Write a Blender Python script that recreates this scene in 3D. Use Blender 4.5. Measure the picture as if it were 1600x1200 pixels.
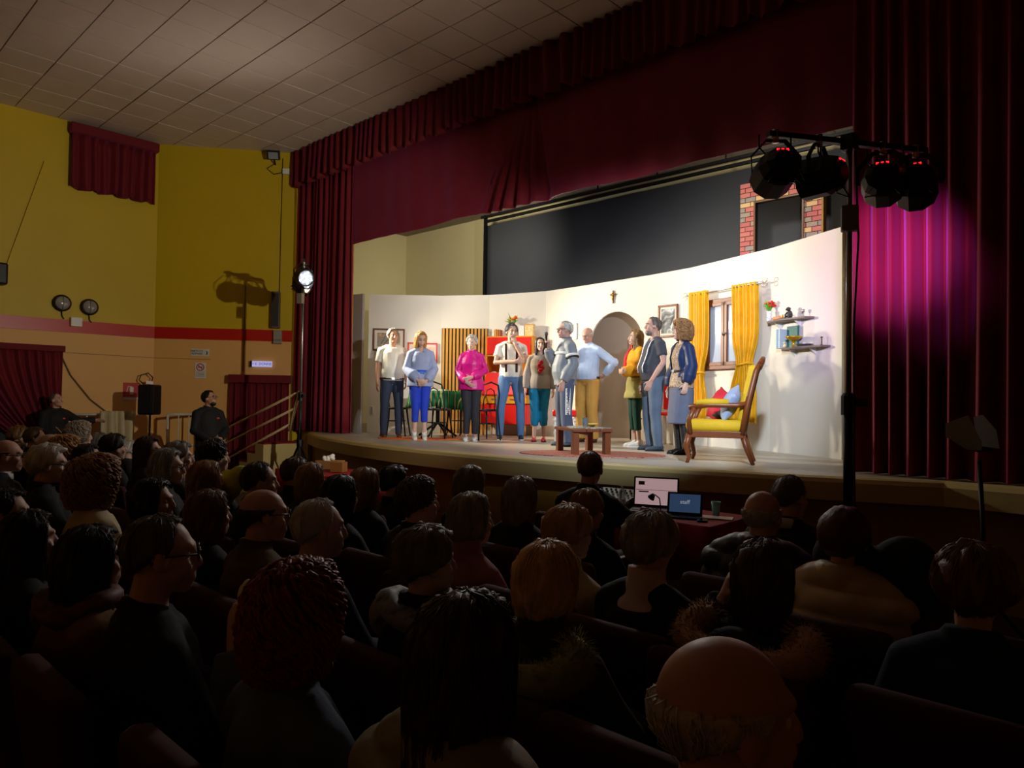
import bpy, bmesh, math, random
import numpy as np
from mathutils import Vector, Matrix, Euler
random.seed(5); np.random.seed(5)
for o in list(bpy.data.objects): bpy.data.objects.remove(o)
SC = bpy.context.scene
COL = SC.collection
# ------------------------------------------------------------------ camera
CZ, FPX, YAW, PIT, ROL = 1.65, 1110.0, .7521, .0216, .0140
_F = Vector((-math.sin(YAW)*math.cos(PIT), math.cos(YAW)*math.cos(PIT), math.sin(PIT)))
_R = Vector((math.cos(YAW), math.sin(YAW), 0)); _U = _R.cross(_F)
_R2 = math.cos(ROL)*_R + math.sin(ROL)*_U; _U2 = -math.sin(ROL)*_R + math.cos(ROL)*_U
cam = bpy.data.cameras.new('camera'); cam.sensor_width = 36; cam.lens = FPX/1600*36; cam.clip_start = .05; cam.clip_end = 100
camo = bpy.data.objects.new('camera', cam); COL.objects.link(camo)
mw = Matrix((_R2, _U2, -_F)).transposed().to_4x4(); mw.translation = (0, 0, CZ); camo.matrix_world = mw
SC.camera = camo
# ------------------------------------------------------------------ world, exposure
w = bpy.data.worlds.new('world'); SC.world = w; w.use_nodes = True
w.node_tree.nodes['Background'].inputs[0].default_value = (.02, .018, .02, 1); w.node_tree.nodes['Background'].inputs[1].default_value = .1
SC.view_settings.view_transform = 'Standard'; SC.view_settings.look = 'None'; SC.view_settings.gamma = 1; SC.view_settings.use_curve_mapping = False
SC.view_settings.exposure = 0
SC.cycles.use_denoising = True; SC.cycles.max_bounces = 6; SC.cycles.diffuse_bounces = 4; SC.cycles.sample_clamp_indirect = 4
SC.cycles.caustics_reflective = False; SC.cycles.caustics_refractive = False
# ------------------------------------------------------------------ spots of the two lighting stands, then added fill spots without fixtures
# each stand: foot, bar height, bar direction, lamps = (place on bar, aim, watts, colour, cone degrees)
RIGR = dict(base=(-1.52, 4.75), z=3.32, u=(.56, .83), lamps=[(-.53, (-6.4, 9.2, 1.7), 760, (.7, .83, 1), 68), (-.22, (-12.7, 5.3, 3.1), 720, (1, .9, .74), 60), (.25, (-1.88, 6.9, 3.0), 420, (.62, .2, 1), 44), (.5, (-1.6, 6.9, 2.7), 40, (.6, .2, 1), 44)])
RIGL = dict(base=(-9.9, 5.8), z=3.66, u=(.86, -.5), lamps=[(-.5, (-7.8, 9.0, 1.9), 360, (1, .88, .68), 78), (-.2, (-5.2, 9.2, 1.9), 1020, (1, .87, .64), 66), (.2, (-3.2, 8.2, 1.9), 560, (1, .93, .8), 54), (.5, (-.9, 4.9, 1.5), 110, (.9, .95, 1), 22)])
def lamp_pos(rig, k):
    u = Vector(rig['u']+(0,)).normalized(); s, aim = rig['lamps'][k][:2]; p = Vector((rig['base'][0], rig['base'][1], rig['z']))+u*s; d = (Vector(aim)-p).normalized(); return p, d, p+Vector((0, 0, -.24))+d*.17
def spot(name, loc, target, power, col, angle, blend=.5, rad=.05):
    l = bpy.data.lights.new(name, 'SPOT'); l.energy = power; l.color = col; l.spot_size = math.radians(angle); l.spot_blend = blend; l.shadow_soft_size = rad
    o = bpy.data.objects.new(name, l); COL.objects.link(o); o.location = loc
    o.rotation_euler = (Vector(target)-Vector(loc)).to_track_quat('-Z', 'Y').to_euler()
    return o
for rig in (RIGR, RIGL):
    for k, (s, aim, pw, c, an) in enumerate(rig['lamps']): spot('stage_spot', lamp_pos(rig, k)[2], aim, pw, c, an, 1. if an == 44 else .6, .03 if pw == 720 else .06)
for x in (-8.6, -6.3, -4.0): spot('overhead_fill', (x, 7.35, 5.1), (x, 9.3, 1.9), 110, (1, .92, .8), 105, .8, .15)
spot('overhead_fill', (-9.0, 7.6, 5.2), (-11.5, 11.2, 4.3), 360, (1, .93, .78), 95, .8, .15)  # added, no fixture: lightens the cream back wall above the flats
spot('overhead_fill', (-4.5, 8.0, 5.3), (-4.4, 10.4, 4.3), 150, (1, .95, .85), 110, .8, .15)  # likewise added, lifts the backdrop and the brick flat
spot('arch_fill', (-5.9, 9.8, 3.05), (-7.3, 10.1, 1.9), 26, (1, .92, .8), 120, .8, .1)  # made-up source out of view, brightens the backing flat behind the arch
spot('audience_fill', (-6.0, 7.5, 4.15), (-4.6, 2.0, 1.0), 270, (1, .94, .88), 88, 1, .2)  # no lamp known here; added to brighten the audience from the stage side
spot('ceiling_fill', (-1.8, 4.6, 3.5), (-5.6, 2.6, 6.2), 200, (1, .84, .76), 92, 1, .2)  # added spot aimed up to brighten the ceiling, no lamp of the stand
spot('ceiling_fill', (-9.7, 5.5, 3.9), (-8.2, 2.2, 6.2), 50, (1, .84, .76), 110, 1, .2)  # second added ceiling spot, weaker, near the left stand
# ------------------------------------------------------------------ helpers
def ray(x, y): return _F + (x-800)/FPX*_R2 + (600-y)/FPX*_U2
O3 = Vector((0, 0, CZ))
def atZ(x, y, z): d = ray(x, y); return O3 + d*((z-CZ)/d.z)
def atY(x, y, Y): d = ray(x, y); return O3 + d*(Y/d.y)
def atX(x, y, X): d = ray(x, y); return O3 + d*(X/d.x)
def atD(x, y, depth): return O3 + ray(x, y)*depth
def s2l(c):
    return tuple(((v/255)/12.92 if v/255 <= .04045 else ((v/255+.055)/1.055)**2.4) for v in c)
_M = {}
def mat(name, col, rough=.6, var=.12, scale=12., bump=0., metal=0., spec=.4, emit=None, estr=0., sheen=0., alpha=1., trans=0., bscale=None):
    if name in _M: return _M[name]
    m = bpy.data.materials.new(name); m.use_nodes = True; nt = m.node_tree; b = nt.nodes['Principled BSDF']; _M[name] = m
    c = s2l(col)
    b.inputs['Roughness'].default_value = rough; b.inputs['Metallic'].default_value = metal; b.inputs['Specular IOR Level'].default_value = spec
    tc = nt.nodes.new('ShaderNodeTexCoord')
    if var > 0:
        n = nt.nodes.new('ShaderNodeTexNoise'); n.inputs['Scale'].default_value = scale; n.inputs['Detail'].default_value = 4
        nt.links.new(tc.outputs['Object'], n.inputs['Vector'])
        mx = nt.nodes.new('ShaderNodeMix'); mx.data_type = 'RGBA'
        mx.inputs[6].default_value = tuple(v*(1-var) for v in c)+(1,); mx.inputs[7].default_value = tuple(min(1, v*(1+var)) for v in c)+(1,)
        nt.links.new(n.outputs['Fac'], mx.inputs[0]); nt.links.new(mx.outputs[2], b.inputs['Base Color'])
    else: b.inputs['Base Color'].default_value = c+(1,)
    if bump > 0:
        n2 = nt.nodes.new('ShaderNodeTexNoise'); n2.inputs['Scale'].default_value = bscale or scale*4; n2.inputs['Detail'].default_value = 5
        nt.links.new(tc.outputs['Object'], n2.inputs['Vector'])
        bp = nt.nodes.new('ShaderNodeBump'); bp.inputs['Strength'].default_value = bump; bp.inputs['Distance'].default_value = .02
        nt.links.new(n2.outputs['Fac'], bp.inputs['Height']); nt.links.new(bp.outputs['Normal'], b.inputs['Normal'])
    if sheen: b.inputs['Sheen Weight'].default_value = sheen; b.inputs['Sheen Tint'].default_value = tuple(min(1, .12+v*1.6) for v in c)+(1,) if 'velvet' not in name or 'chart' in name else (.85, .2, .5, 1)
    if trans: b.inputs['Transmission Weight'].default_value = trans
    if emit: b.inputs['Emission Color'].default_value = s2l(emit)+(1,); b.inputs['Emission Strength'].default_value = estr
    return m
def link(o, parent=None):
    COL.objects.link(o)
    if parent is not None: o.parent = parent
    return o
def tag(o, label=None, cat=None, group=None, kind=None):
    if label: o['label'] = label
    if cat: o['category'] = cat
    if group: o['group'] = group
    if kind: o['kind'] = kind
    return o
def thing(name, label, cat, loc=(0, 0, 0), rz=0., group=None):
    o = bpy.data.objects.new(name, None); o.empty_display_size = .1; COL.objects.link(o)
    o.location = loc; o.rotation_euler = (0, 0, rz)
    return tag(o, label, cat, group)
def copy_tree(o, parent=None):
    c = o.copy(); COL.objects.link(c); c.parent = parent
    if parent is not None: c.matrix_parent_inverse = o.matrix_parent_inverse
    for ch in o.children: copy_tree(ch, c)
    return c
class MB:
    def __init__(s): s.v = []; s.f = []; s.mi = []; s.cur = 0
    def add(s, vs, fs):
        k = len(s.v); s.v += [tuple(v) for v in vs]; s.f += [tuple(i+k for i in f) for f in fs]; s.mi += [s.cur]*len(fs); return s
    def box(s, c, d, rz=0., m=None):
        x, y, z = (q/2 for q in d); R = Matrix.Rotation(rz, 3, 'Z') if m is None else m
        vs = [Vector(c)+R@Vector((sx*x, sy*y, sz*z)) for sz in (-1, 1) for sy in (-1, 1) for sx in (-1, 1)]
        return s.add(vs, [(0, 2, 3, 1), (4, 5, 7, 6), (0, 1, 5, 4), (2, 6, 7, 3), (0, 4, 6, 2), (1, 3, 7, 5)])
    def bar(s, p, q, wd, ht):
        p, q = Vector(p), Vector(q); t = (q-p).normalized(); u = t.cross(Vector((0, 0, 1)))
        if u.length < 1e-4: u = Vector((1, 0, 0))
        u.normalize(); n = u.cross(t)
        vs = [b+u*(a*wd/2)+n*(c*ht/2) for b in (p, q) for a, c in ((-1, -1), (1, -1), (1, 1), (-1, 1))]
        return s.add(vs, [(0, 3, 2, 1), (4, 5, 6, 7), (0, 1, 5, 4), (1, 2, 6, 5), (2, 3, 7, 6), (3, 0, 4, 7)])
    def tube(s, pts, rads, seg=8, ref=(1, 0, 0), closed=False):
        pts = [Vector(p) for p in pts]; n = len(pts)
        if not isinstance(rads, (list, tuple)): rads = [rads]*n
        rings = []; u = None
        for i, p in enumerate(pts):
            t = (pts[min(i+1, n-1)]-pts[max(i-1, 0)])
            if closed: t = pts[(i+1) % n]-pts[(i-1) % n]
            t.normalize()
            if u is None:
                u = Vector(ref)-t*t.dot(Vector(ref))
                if u.length < 1e-3: u = Vector((0, 1, 0))-t*t.y
            else: u = u-t*u.dot(t)
            u.normalize(); w_ = t.cross(u); r = rads[i]; ra, rb = r if isinstance(r, tuple) else (r, r)
            rings.append([p+u*(math.cos(a)*ra)+w_*(math.sin(a)*rb) for a in [2*math.pi*k/seg for k in range(seg)]])
        vs = [v for r in rings for v in r]; fs = []
        m = n if closed else n-1
        for i in range(m):
            j = (i+1) % n
            for k in range(seg): fs.append((i*seg+k, i*seg+(k+1) % seg, j*seg+(k+1) % seg, j*seg+k))
        if not closed: fs.append(tuple(range(seg))[::-1]); fs.append(tuple((n-1)*seg+k for k in range(seg)))
        return s.add(vs, fs)
    def ell(s, c, r, m=None, seg=14, rings=9):
        R = m or Matrix.Identity(3); vs = [Vector(c)+R@Vector((0, 0, r[2]))]; fs = []
        for i in range(1, rings):
            th = math.pi*i/rings
            for k in range(seg):
                a = 2*math.pi*k/seg; vs.append(Vector(c)+R@Vector((r[0]*math.sin(th)*math.cos(a), r[1]*math.sin(th)*math.sin(a), r[2]*math.cos(th))))
        vs.append(Vector(c)+R@Vector((0, 0, -r[2]))); L = len(vs)-1
        for k in range(seg):
            fs.append((0, 1+k, 1+(k+1) % seg)); fs.append((L, L-seg+(k+1) % seg, L-seg+k))
        for i in range(rings-2):
            for k in range(seg): a = 1+i*seg; fs.append((a+k, a+seg+k, a+seg+(k+1) % seg, a+(k+1) % seg))
        return s.add(vs, fs)
    def lathe(s, c, prof, seg=16, m=None):
        R = m or Matrix.Identity(3); vs = []; fs = []; n = len(prof)
        for r, z in prof:
            for k in range(seg): a = 2*math.pi*k/seg; vs.append(Vector(c)+R@Vector((r*math.cos(a), r*math.sin(a), z)))
        for i in range(n-1):
            for k in range(seg): fs.append((i*seg+k, i*seg+(k+1) % seg, (i+1)*seg+(k+1) % seg, (i+1)*seg+k))
        fs.append(tuple(range(seg))[::-1]); fs.append(tuple((n-1)*seg+k for k in range(seg)))
        return s.add(vs, fs)
    def prism(s, poly, lo, hi, axis=2, m=None):
        # poly: list of 2D points, extruded along axis
        def P(p, h): return {2: (p[0], p[1], h), 1: (p[0], h, p[1]), 0: (h, p[0], p[1])}[axis]
        n = len(poly); vs = [Vector(P(p, h)) for h in (lo, hi) for p in poly]
        if m is not None: vs = [m@v for v in vs]
        fs = [tuple(range(n))[::-1], tuple(range(n, 2*n))]+[(i, (i+1) % n, n+(i+1) % n, n+i) for i in range(n)]
        return s.add(vs, fs)
    def mesh(s, name, mats, smooth=False):
        me = bpy.data.meshes.new(name); me.from_pydata([tuple(v) for v in s.v], [], s.f)
        for m in (mats if isinstance(mats, (list, tuple)) else [mats]): me.materials.append(m)
        if any(s.mi): me.polygons.foreach_set('material_index', s.mi)
        bm = bmesh.new(); bm.from_mesh(me); bmesh.ops.recalc_face_normals(bm, faces=bm.faces); bm.to_mesh(me); bm.free()
        if smooth: me.polygons.foreach_set('use_smooth', [True]*len(me.polygons))
        return me
    def build(s, name, mats, parent=None, smooth=False, bevel=0., loc=None, rot=None):
        o = bpy.data.objects.new(name, s.mesh(name, mats, smooth)); link(o, parent)
        if loc is not None: o.location = loc
        if rot is not None: o.rotation_euler = rot
        if bevel:
            b = o.modifiers.new('bevel', 'BEVEL'); b.width = bevel; b.segments = 2; b.limit_method = 'ANGLE'
        return o
def struct(o): o['kind'] = 'structure'; return o
def inst(name, me, parent, loc=(0, 0, 0), rot=(0, 0, 0), scale=(1, 1, 1)):
    o = bpy.data.objects.new(name, me); link(o, parent); o.location = loc; o.rotation_euler = rot; o.scale = scale; return o
def text_mesh(body, size, m, ext=.0015):
    cu = bpy.data.curves.new('lettering', 'FONT'); cu.body = body; cu.size = size; cu.extrude = ext; cu.align_x = 'CENTER'; cu.align_y = 'CENTER'; cu.resolution_u = 4
    o = bpy.data.objects.new('lettering', cu); COL.objects.link(o); bpy.context.view_layer.update()
    me = bpy.data.meshes.new_from_object(o.evaluated_get(bpy.context.evaluated_depsgraph_get())); bpy.data.objects.remove(o); bpy.data.curves.remove(cu); me.name = 'lettering'; me.materials.clear(); me.materials.append(m); return me
def sines(P, scale, n=6, seed=0):
    rs = np.random.RandomState(seed); out = np.zeros(len(P))
    for k in range(n):
        d = rs.normal(size=3); d /= np.linalg.norm(d); fr = scale*rs.uniform(.5, 1.8)
        out += np.sin(P@d*fr*6.28+rs.uniform(0, 6.28)+1.5*np.sin(P@np.roll(d, 1)*fr*2.7))
    return out/n
def pleated(p0, p1, z0, z1, folds, amp, seed=0, nz=10, botwave=0., gather=None, z0f=None, lower=None):
    """cloth hung between two floor points with vertical folds; returns MB"""
    p0, p1 = Vector((p0[0], p0[1], 0)), Vector((p1[0], p1[1], 0)); L = (p1-p0).length; t = (p1-p0)/L; nrm = Vector((t.y, -t.x, 0))
    rs = np.random.RandomState(seed); nx = int(folds*14)+1; ph = np.cumsum(np.interp(np.arange(nx), np.arange(0, nx+14, 7), rs.uniform(.5, 1.5, len(np.arange(0, nx+14, 7))))); ph = ph/ph[-1]*folds*2*math.pi
    am = amp*(.6+.8*np.abs(np.sin(np.linspace(0, 9, nx)+rs.uniform(0, 6))))
    b = MB(); vs = []
    for j in range(nz+1):
        v = j/nz
        for i in range(nx):
            u = i/(nx-1); zb = z0 if z0f is None else z0f(u)
            z = z1+(zb-z1)*v + (botwave*math.sin(ph[i]*.5+1)*v if botwave else 0)
            off = am[i]*math.sin(ph[i]+.5*math.sin(v*3+i*.05))*(.75+.35*v)
            uu = u if gather is None else gather(u, v)
            vs.append(p0+t*(uu*L)+nrm*off+Vector((0, 0, z)))
    fs = [(j*nx+i, j*nx+i+1, (j+1)*nx+i+1, (j+1)*nx+i) for j in range(nz) for i in range(nx-1)]
    return b.add(vs, fs)
def cloth(mb, name, m, parent=None, th=.008):
    o = mb.build(name, m, parent, smooth=True); s = o.modifiers.new('solid', 'SOLIDIFY'); s.thickness = th; s.offset = 0; return o
# ------------------------------------------------------------------ structure: hall
ZC = 6.235; ZS = 1.02; XL = -13.6; YV = 6.9
CA, CB = Vector((-13.6, 4.98, 0)), Vector((-12.1, 6.9, 0))       # diagonal corner wall
m_yel = mat('yellow_wall_paint', (205, 176, 22), .5, .06, 1.5, .05)
m_org = mat('apricot_wall_paint', (232, 178, 104), .55, .06, 1.5, .05)
m_red = mat('red_band_paint', (190, 34, 18), .35, .05, 2)
m_cream = mat('cream_plaster', (214, 200, 150), .6, .05, 2, .04)
m_tile = mat('ceiling_tile_board', (214, 200, 186), .8, .05, 3, .15, bscale=120)
m_grid = mat('ceiling_grid_metal', (128, 112, 98), .5, .03)
m_vel = mat('burgundy_velvet', (122, 10, 26), .75, .25, 3, .1, sheen=.5, bscale=60)
m_vel2 = mat('dark_red_velvet', (108, 10, 20), .75, .25, 3, .1, sheen=.25, bscale=60)
m_floor = mat('dark_hall_floor', (62, 50, 42), .5, .2, 4)
m_dark = mat('dark_opening_green', (30, 36, 32), .7, .1)
b = MB(); b.box((-4, .5, -.05), (22, 14, .1)); struct(b.build('floor', m_floor))
b = MB(); b.box((-4, 1.0, ZC+.1), (22, 12.1, .1))
ceil = struct(b.build('ceiling', m_grid))
tm = MB().box((0, 0, 0), (.585, .585, .03)).mesh('ceiling_tile', m_tile)
X0, Y0 = -9.5194, 2.7595
n = 0
for i in range(-7, 7):
    for j in range(-13, 7):
        cx, cy = X0-.6*j-.3, Y0+.6*i+.3
        if cy > 6.9 or cx < -13.55 or cx > 1.5: continue
        if (cy-4.98) > (cx+13.6)*1.28+.3 or cy < -1.2: continue
        if cx > -1.5 and cy < 2: continue
        inst('ceiling_tile', tm, ceil, (cx, cy, ZC+.013+random.uniform(-.002, .003)))
def wallseg(name, p, q, bands, th=.2):
    """wall from p to q (hall on its right-hand side when walking p->q reversed); bands = [(z0,z1,mat)]"""
    p, q = Vector(p[:2]+(0,) if isinstance(p, tuple) else p), Vector(q[:2]+(0,) if isinstance(q, tuple) else q)
    t = (q-p).normalized(); nrm = Vector((-t.y, t.x, 0)); b = MB(); ms = []
    for k, (z0, z1, m, pr) in enumerate(bands):
        b.cur = k; ms.append(m)
        c = (p+q)/2+nrm*(th/2-pr/2); c.z = (z0+z1)/2
        b.box(c, ((q-p).length, th+pr, z1-z0), math.atan2(t.y, t.x))
    return struct(b.build(name, ms))
wallseg('wall_left', (XL, -5), (XL, 4.98), [(0, 2.67, m_org, 0), (2.67, 2.88, m_red, .02), (2.88, ZC+.06, m_yel, 0)])
wallseg('wall_corner', (CA.x, CA.y), (CB.x, CB.y), [(0, 2.67, m_org, 0), (2.67, 2.88, m_red, .02), (2.88, ZC+.06, m_yel, 0)])
wallseg('wall_proscenium_left', (-12.1, 7.05), (-10.6, 7.05), [(0, ZC+.06, m_yel, 0)], .15)
wallseg('wall_proscenium_right', (-1.6, 7.6), (5, 7.6), [(0, ZC+.06, m_cream, 0)], .15)
wallseg('wall_right', (5, 7.6), (5, -5), [(0, ZC+.06, m_org, 0)])
wallseg('wall_back', (5, -5), (XL, -5), [(0, ZC+.06, m_org, 0)])
# slanted plaster rib and the fine joint line on the left wall
b = MB(); b.bar((XL+.01, 3.2, 5.45), (XL+.01, 2.55, 3.0), .05, .04); struct(b.build('trim_1', m_yel))
b = MB(); b.bar((XL+.0, 3.5, 2.33), (XL+.0, 4.98, 2.315), .012, .008); struct(b.build('trim_2', mat('joint_line', (150, 104, 52), .7)))
b = MB(); b.bar((CA.x+.0, CA.y, 2.315), (-13.0, 5.75, 2.305), .012, .008); struct(b.build('trim_3', mat('joint_line', (150, 104, 52), .7)))
# pilaster / dark reveal beside the curtain
b = MB(); b.box((-12.07, 6.93, 3.1), (.1, .1, 6.2)); struct(b.build('trim_4', m_yel))
# ------------------------------------------------------------------ structure: stage
CXS = -6.3; RS = 11.46
def lipY(x):
    if x > -1.4 or x < -11.2: return 6.7
    return 5.6+RS-math.sqrt(RS*RS-(x-CXS)**2)
m_stage = mat('stage_floor_lino', (172, 162, 146), .38, .18, 1.6, .04)
m_lip = mat('stage_lip_cream', (196, 176, 118), .5, .08, 3)
m_fas = mat('stage_front_ochre', (150, 112, 40), .6, .1, 2)
xs = [-11.2+i*(9.8/48) for i in range(49)]+[-.5, 1, 3, 5]
poly = [(x, lipY(x)+.06) for x in xs]+[(5, 12), (-14.4, 12), (-14.4, 7.2), (-11.2, 7.2)]
struct(MB().prism(poly, ZS-.06, ZS).build('floor_stage', m_stage))
def strip(name, m, prof):
    """profile [(dy, z)] swept along the stage front"""
    b = MB(); k = len(prof); vs = [(x, lipY(x)+dy, z) for x in xs for dy, z in prof]
    fs = [(i*k+j, (i+1)*k+j, (i+1)*k+(j+1) % k, i*k+(j+1) % k) for i in range(len(xs)-1) for j in range(k)]
    fs += [tuple(range(k)), tuple((len(xs)-1)*k+j for j in range(k))]
    b.add(vs, fs); return struct(b.build(name, m, smooth=False))
o = strip('trim_stage_lip', m_lip, [(.14, ZS), (.06, ZS+.002), (.02, ZS-.012), (-.005, ZS-.045), (0, ZS-.2), (.14, ZS-.2)])
strip('wall_stage_front', m_fas, [(.1, ZS-.2), (.1, 0), (.25, 0), (.25, ZS-.2)])
struct(MB().box((-11.22, 6.95, ZS/2-.02), (.12, .5, ZS-.04)).build('wall_stage_side', m_lip))
wallseg('wall_stage_back', (-14.3, 11.2), (3, 11.2), [(ZS, 6.3, m_cream, 0)])
wallseg('wall_stage_left', (-14.2, 7.2), (-14.2, 11.2), [(ZS, 6.3, m_cream, 0)])
wallseg('wall_stage_right', (1.0, 11.2), (1.0, 7.6), [(ZS, 6.3, m_cream, 0)])
sc_ = struct(MB().box((-6.5, 9.25, 5.78), (16, 4.1, .1)).build('ceiling_stage', m_grid))
for i in range(-7, 14):
    for j in range(0, 3): inst('ceiling_tile', tm, sc_, (-6.4+.6*i, 9.7+.6*j, 5.72))
# ------------------------------------------------------------------ curtains and valances
o = cloth(pleated((-12.42, 6.83), (1.6, 6.83), 5.56, ZC-.005, 82, .045, 3, 6, .03), 'gathered_valance', m_vel2)
tag(o, 'dark red gathered pelmet valance running along the ceiling edge above the stage', 'valance')
b = MB(); nx, nz = 440, 18; vs = []
for j in range(nz+1):
    for i in range(nx+1):
        x = -10.45+9.25*i/nx; z = 6.15+(4.27-6.15)*j/nz; dx = x+6.2; hgt = max(.02, 5.75-z); q = dx/(hgt*.62+.12)
        win = max(0, 1-((q+.35)/.85)**2)**1.5 if -1.2 < q < .5 else 0
        y = 6.98+.012*math.sin(x*5.1+.6*math.sin(x*1.7))+.006*math.sin(x*13+z)-win*min(1, hgt)*(.05+.045*math.sin(q*26))+(.07*math.exp(-((q-.22)/.1)**2)*min(1, hgt))
        vs.append((x, y, z-.03*win*(j/nz)+.012*math.sin(x*3.1)*(j/nz)))
b.add(vs, [(j*(nx+1)+i, j*(nx+1)+i+1, (j+1)*(nx+1)+i+1, (j+1)*(nx+1)+i) for j in range(nz) for i in range(nx)])
tag(cloth(b, 'stage_border', m_vel), 'wide plain burgundy stage border with a gather in its middle', 'stage border')
o = cloth(pleated((-12.05, 6.96), (-10.3, 6.96), ZS+.01, 5.75, 11, .075, 11, 14), 'stage_curtain', m_vel)
tag(o, 'drawn burgundy stage curtain at the yellow wall, behind the lamp stand', 'curtain', 'stage curtains')
o = cloth(pleated((-2.18, 6.95), (2.2, 6.85), ZS+.01, 6.2, 24, .06, 13, 14), 'stage_curtain', m_vel)
tag(o, 'drawn burgundy stage curtain beside the four spotlights, lit purple', 'curtain', 'stage curtains')
# upper window curtain on the left wall
t = thing('window_curtain', 'short dark red curtain with pelmet high on the yellow wall', 'curtain', (0, 0, 0))
cloth(pleated((XL+.12, 3.55), (XL+.12, 4.88), 5.09, 6.05, 9, .035, 17, 6, .02), 'drape', m_vel2, t)
MB().box((XL+.1, 4.22, 6.1), (.2, 1.4, .16)).build('pelmet', m_vel2, t, bevel=.01)
# door curtain far left, pulled to the right over an opening; its darkness is the colour of a flat sheet
struct(MB().box((XL+.01, 2.2, 1.2), (.04, 2.4, 2.4)).build('door_opening', m_dark))
t = thing('door_curtain', 'burgundy door curtain tied aside at the far left of the wall', 'curtain')
cloth(pleated((XL+.13, 1.6), (XL+.13, 3.5), 1.0, 2.35, 13, .035, 19, 12, 0, lambda u, v: u+(1-u)*.62*v**1.5), 'drape', m_vel2, t)
MB().box((XL+.1, 2.55, 2.38), (.16, 1.95, .1)).build('pelmet', m_vel2, t, bevel=.01)
# door curtain on the corner wall
CT = (CB-CA).normalized(); CN = Vector((CT.y, -CT.x, 0)); CRZ = math.atan2(CT.y, CT.x)
def onC(s, z, off=0.): p = CA+CT*s+CN*off; return Vector((p.x, p.y, z))
t = thing('door_curtain', 'pleated dark red door curtain with flat pelmet beside the stage steps', 'curtain')
a_, c_ = onC(1.36, 0, .1), onC(2.4, 0, .1)
cloth(pleated(a_, c_, .02, 1.93, 9, .035, 23, 6), 'drape', m_vel2, t)
p = onC(1.88, 1.96, .1); MB().box(p, (1.1, .16, .15), CRZ).build('pelmet', m_vel2, t, bevel=.01)
# ------------------------------------------------------------------ stage set: flats
m_flat = mat('flat_white_paint', (226, 220, 206), .6, .05, 2.5, .06)
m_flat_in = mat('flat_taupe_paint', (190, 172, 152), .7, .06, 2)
m_wood = mat('brown_wood', (112, 56, 22), .4, .25, 9, .06)
m_woodl = mat('honey_wood', (206, 150, 66), .4, .2, 8, .05)
m_black = mat('black_metal', (18, 18, 20), .4, .05)
m_chrome = mat('bare_metal', (178, 178, 180), .3, .03, metal=.9)
m_white = mat('white_gloss', (232, 230, 226), .4, .03)
m_gold = mat('gilt_brass', (206, 160, 40), .3, .1, metal=.7)
FV = [(-10.59, 7.53), (-9.77, 8.53), (-9.11, 9.11), (-8.13, 9.54), (-7.38, 9.57), (-6.0, 9.53), (-5.24, 9.46), (-3.86, 9.04), (-3.0, 8.56), (-2.77, 8.43)]
FH = [2.48, 2.5, 2.52, 2.55, 2.57, 2.6, 2.62, 2.65, 2.65, 2.65]
FLAB = ['white stage flat with the landscape picture, at the left end of the set', 'white stage flat holding the brown slatted door', 'white stage flat behind the red and orange cabinet',
        'narrow white stage flat just left of the arch', 'white stage flat with an open round arch and a crucifix above', 'white stage flat with the portrait picture beside the arch',
        'white stage flat carrying the brown window and yellow curtains', 'white stage flat with the two wall shelves', 'narrow white stage flat at the right end of the set']
FLAT = []
def fframe(i):
    A, B = Vector(FV[i]+(ZS,)), Vector(FV[i+1]+(ZS,)); t = (B-A); L = t.length; t.normalize(); return A, t, Vector((t.y, -t.x, 0)), L
def fpx(i, px, py, off=0.):
    """pixel of the photograph -> (along, height) on flat i"""
    A, t, nrm, L = fframe(i); d = ray(px, py); k = ((A+nrm*off-O3).dot(nrm))/d.dot(nrm); p = O3+d*k
    return (p-A).dot(t), p.z-ZS
for i in range(9):
    A, t, nrm, L = fframe(i)
    o = bpy.data.objects.new('stage_flat', None)
    if i == 4:
        u0, _ = fpx(4, 921, 600); u1, _ = fpx(4, 1004, 600); _, zt = fpx(4, 962, 487); r = (u1-u0)/2; zc = zt-r
        arc = [(u0, 0), (u0, zc)]+[((u0+u1)/2-r*math.cos(a), zc+r*math.sin(a)) for a in [math.pi*k/18 for k in range(1, 18)]]+[(u1, zc), (u1, 0)]
        poly = [(0, 0)]+arc+[(L, 0), (L, FH[i+1]), (0, FH[i])]
    else: poly = [(0, 0), (L, 0), (L, FH[i+1]), (0, FH[i])]
    o = MB().prism(poly, 0, .035, 1).build('stage_flat', m_flat); o.location = A; o.rotation_euler = (0, 0, math.atan2(t.y, t.x))
    tag(o, FLAB[i], 'stage flat', 'white flats of the stage room'); FLAT.append(o)
    b = MB(); b.box((.03, .06, FH[i]/2), (.06, .04, FH[i]-.02)); b.box((L-.03, .06, FH[i+1]/2), (.06, .04, FH[i+1]-.02))
    b.box((L/2, .06, 2.3), (L, .04, .06)); b.build('timber_brace', m_woodl, o)
def flatobj(i, name, label, cat, u, z, group=None, off=0.):
    A, t, nrm, L = fframe(i); p = A+t*u+nrm*off; return thing(name, label, cat, (p.x, p.y, ZS+z), math.atan2(t.y, t.x), group)
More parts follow.
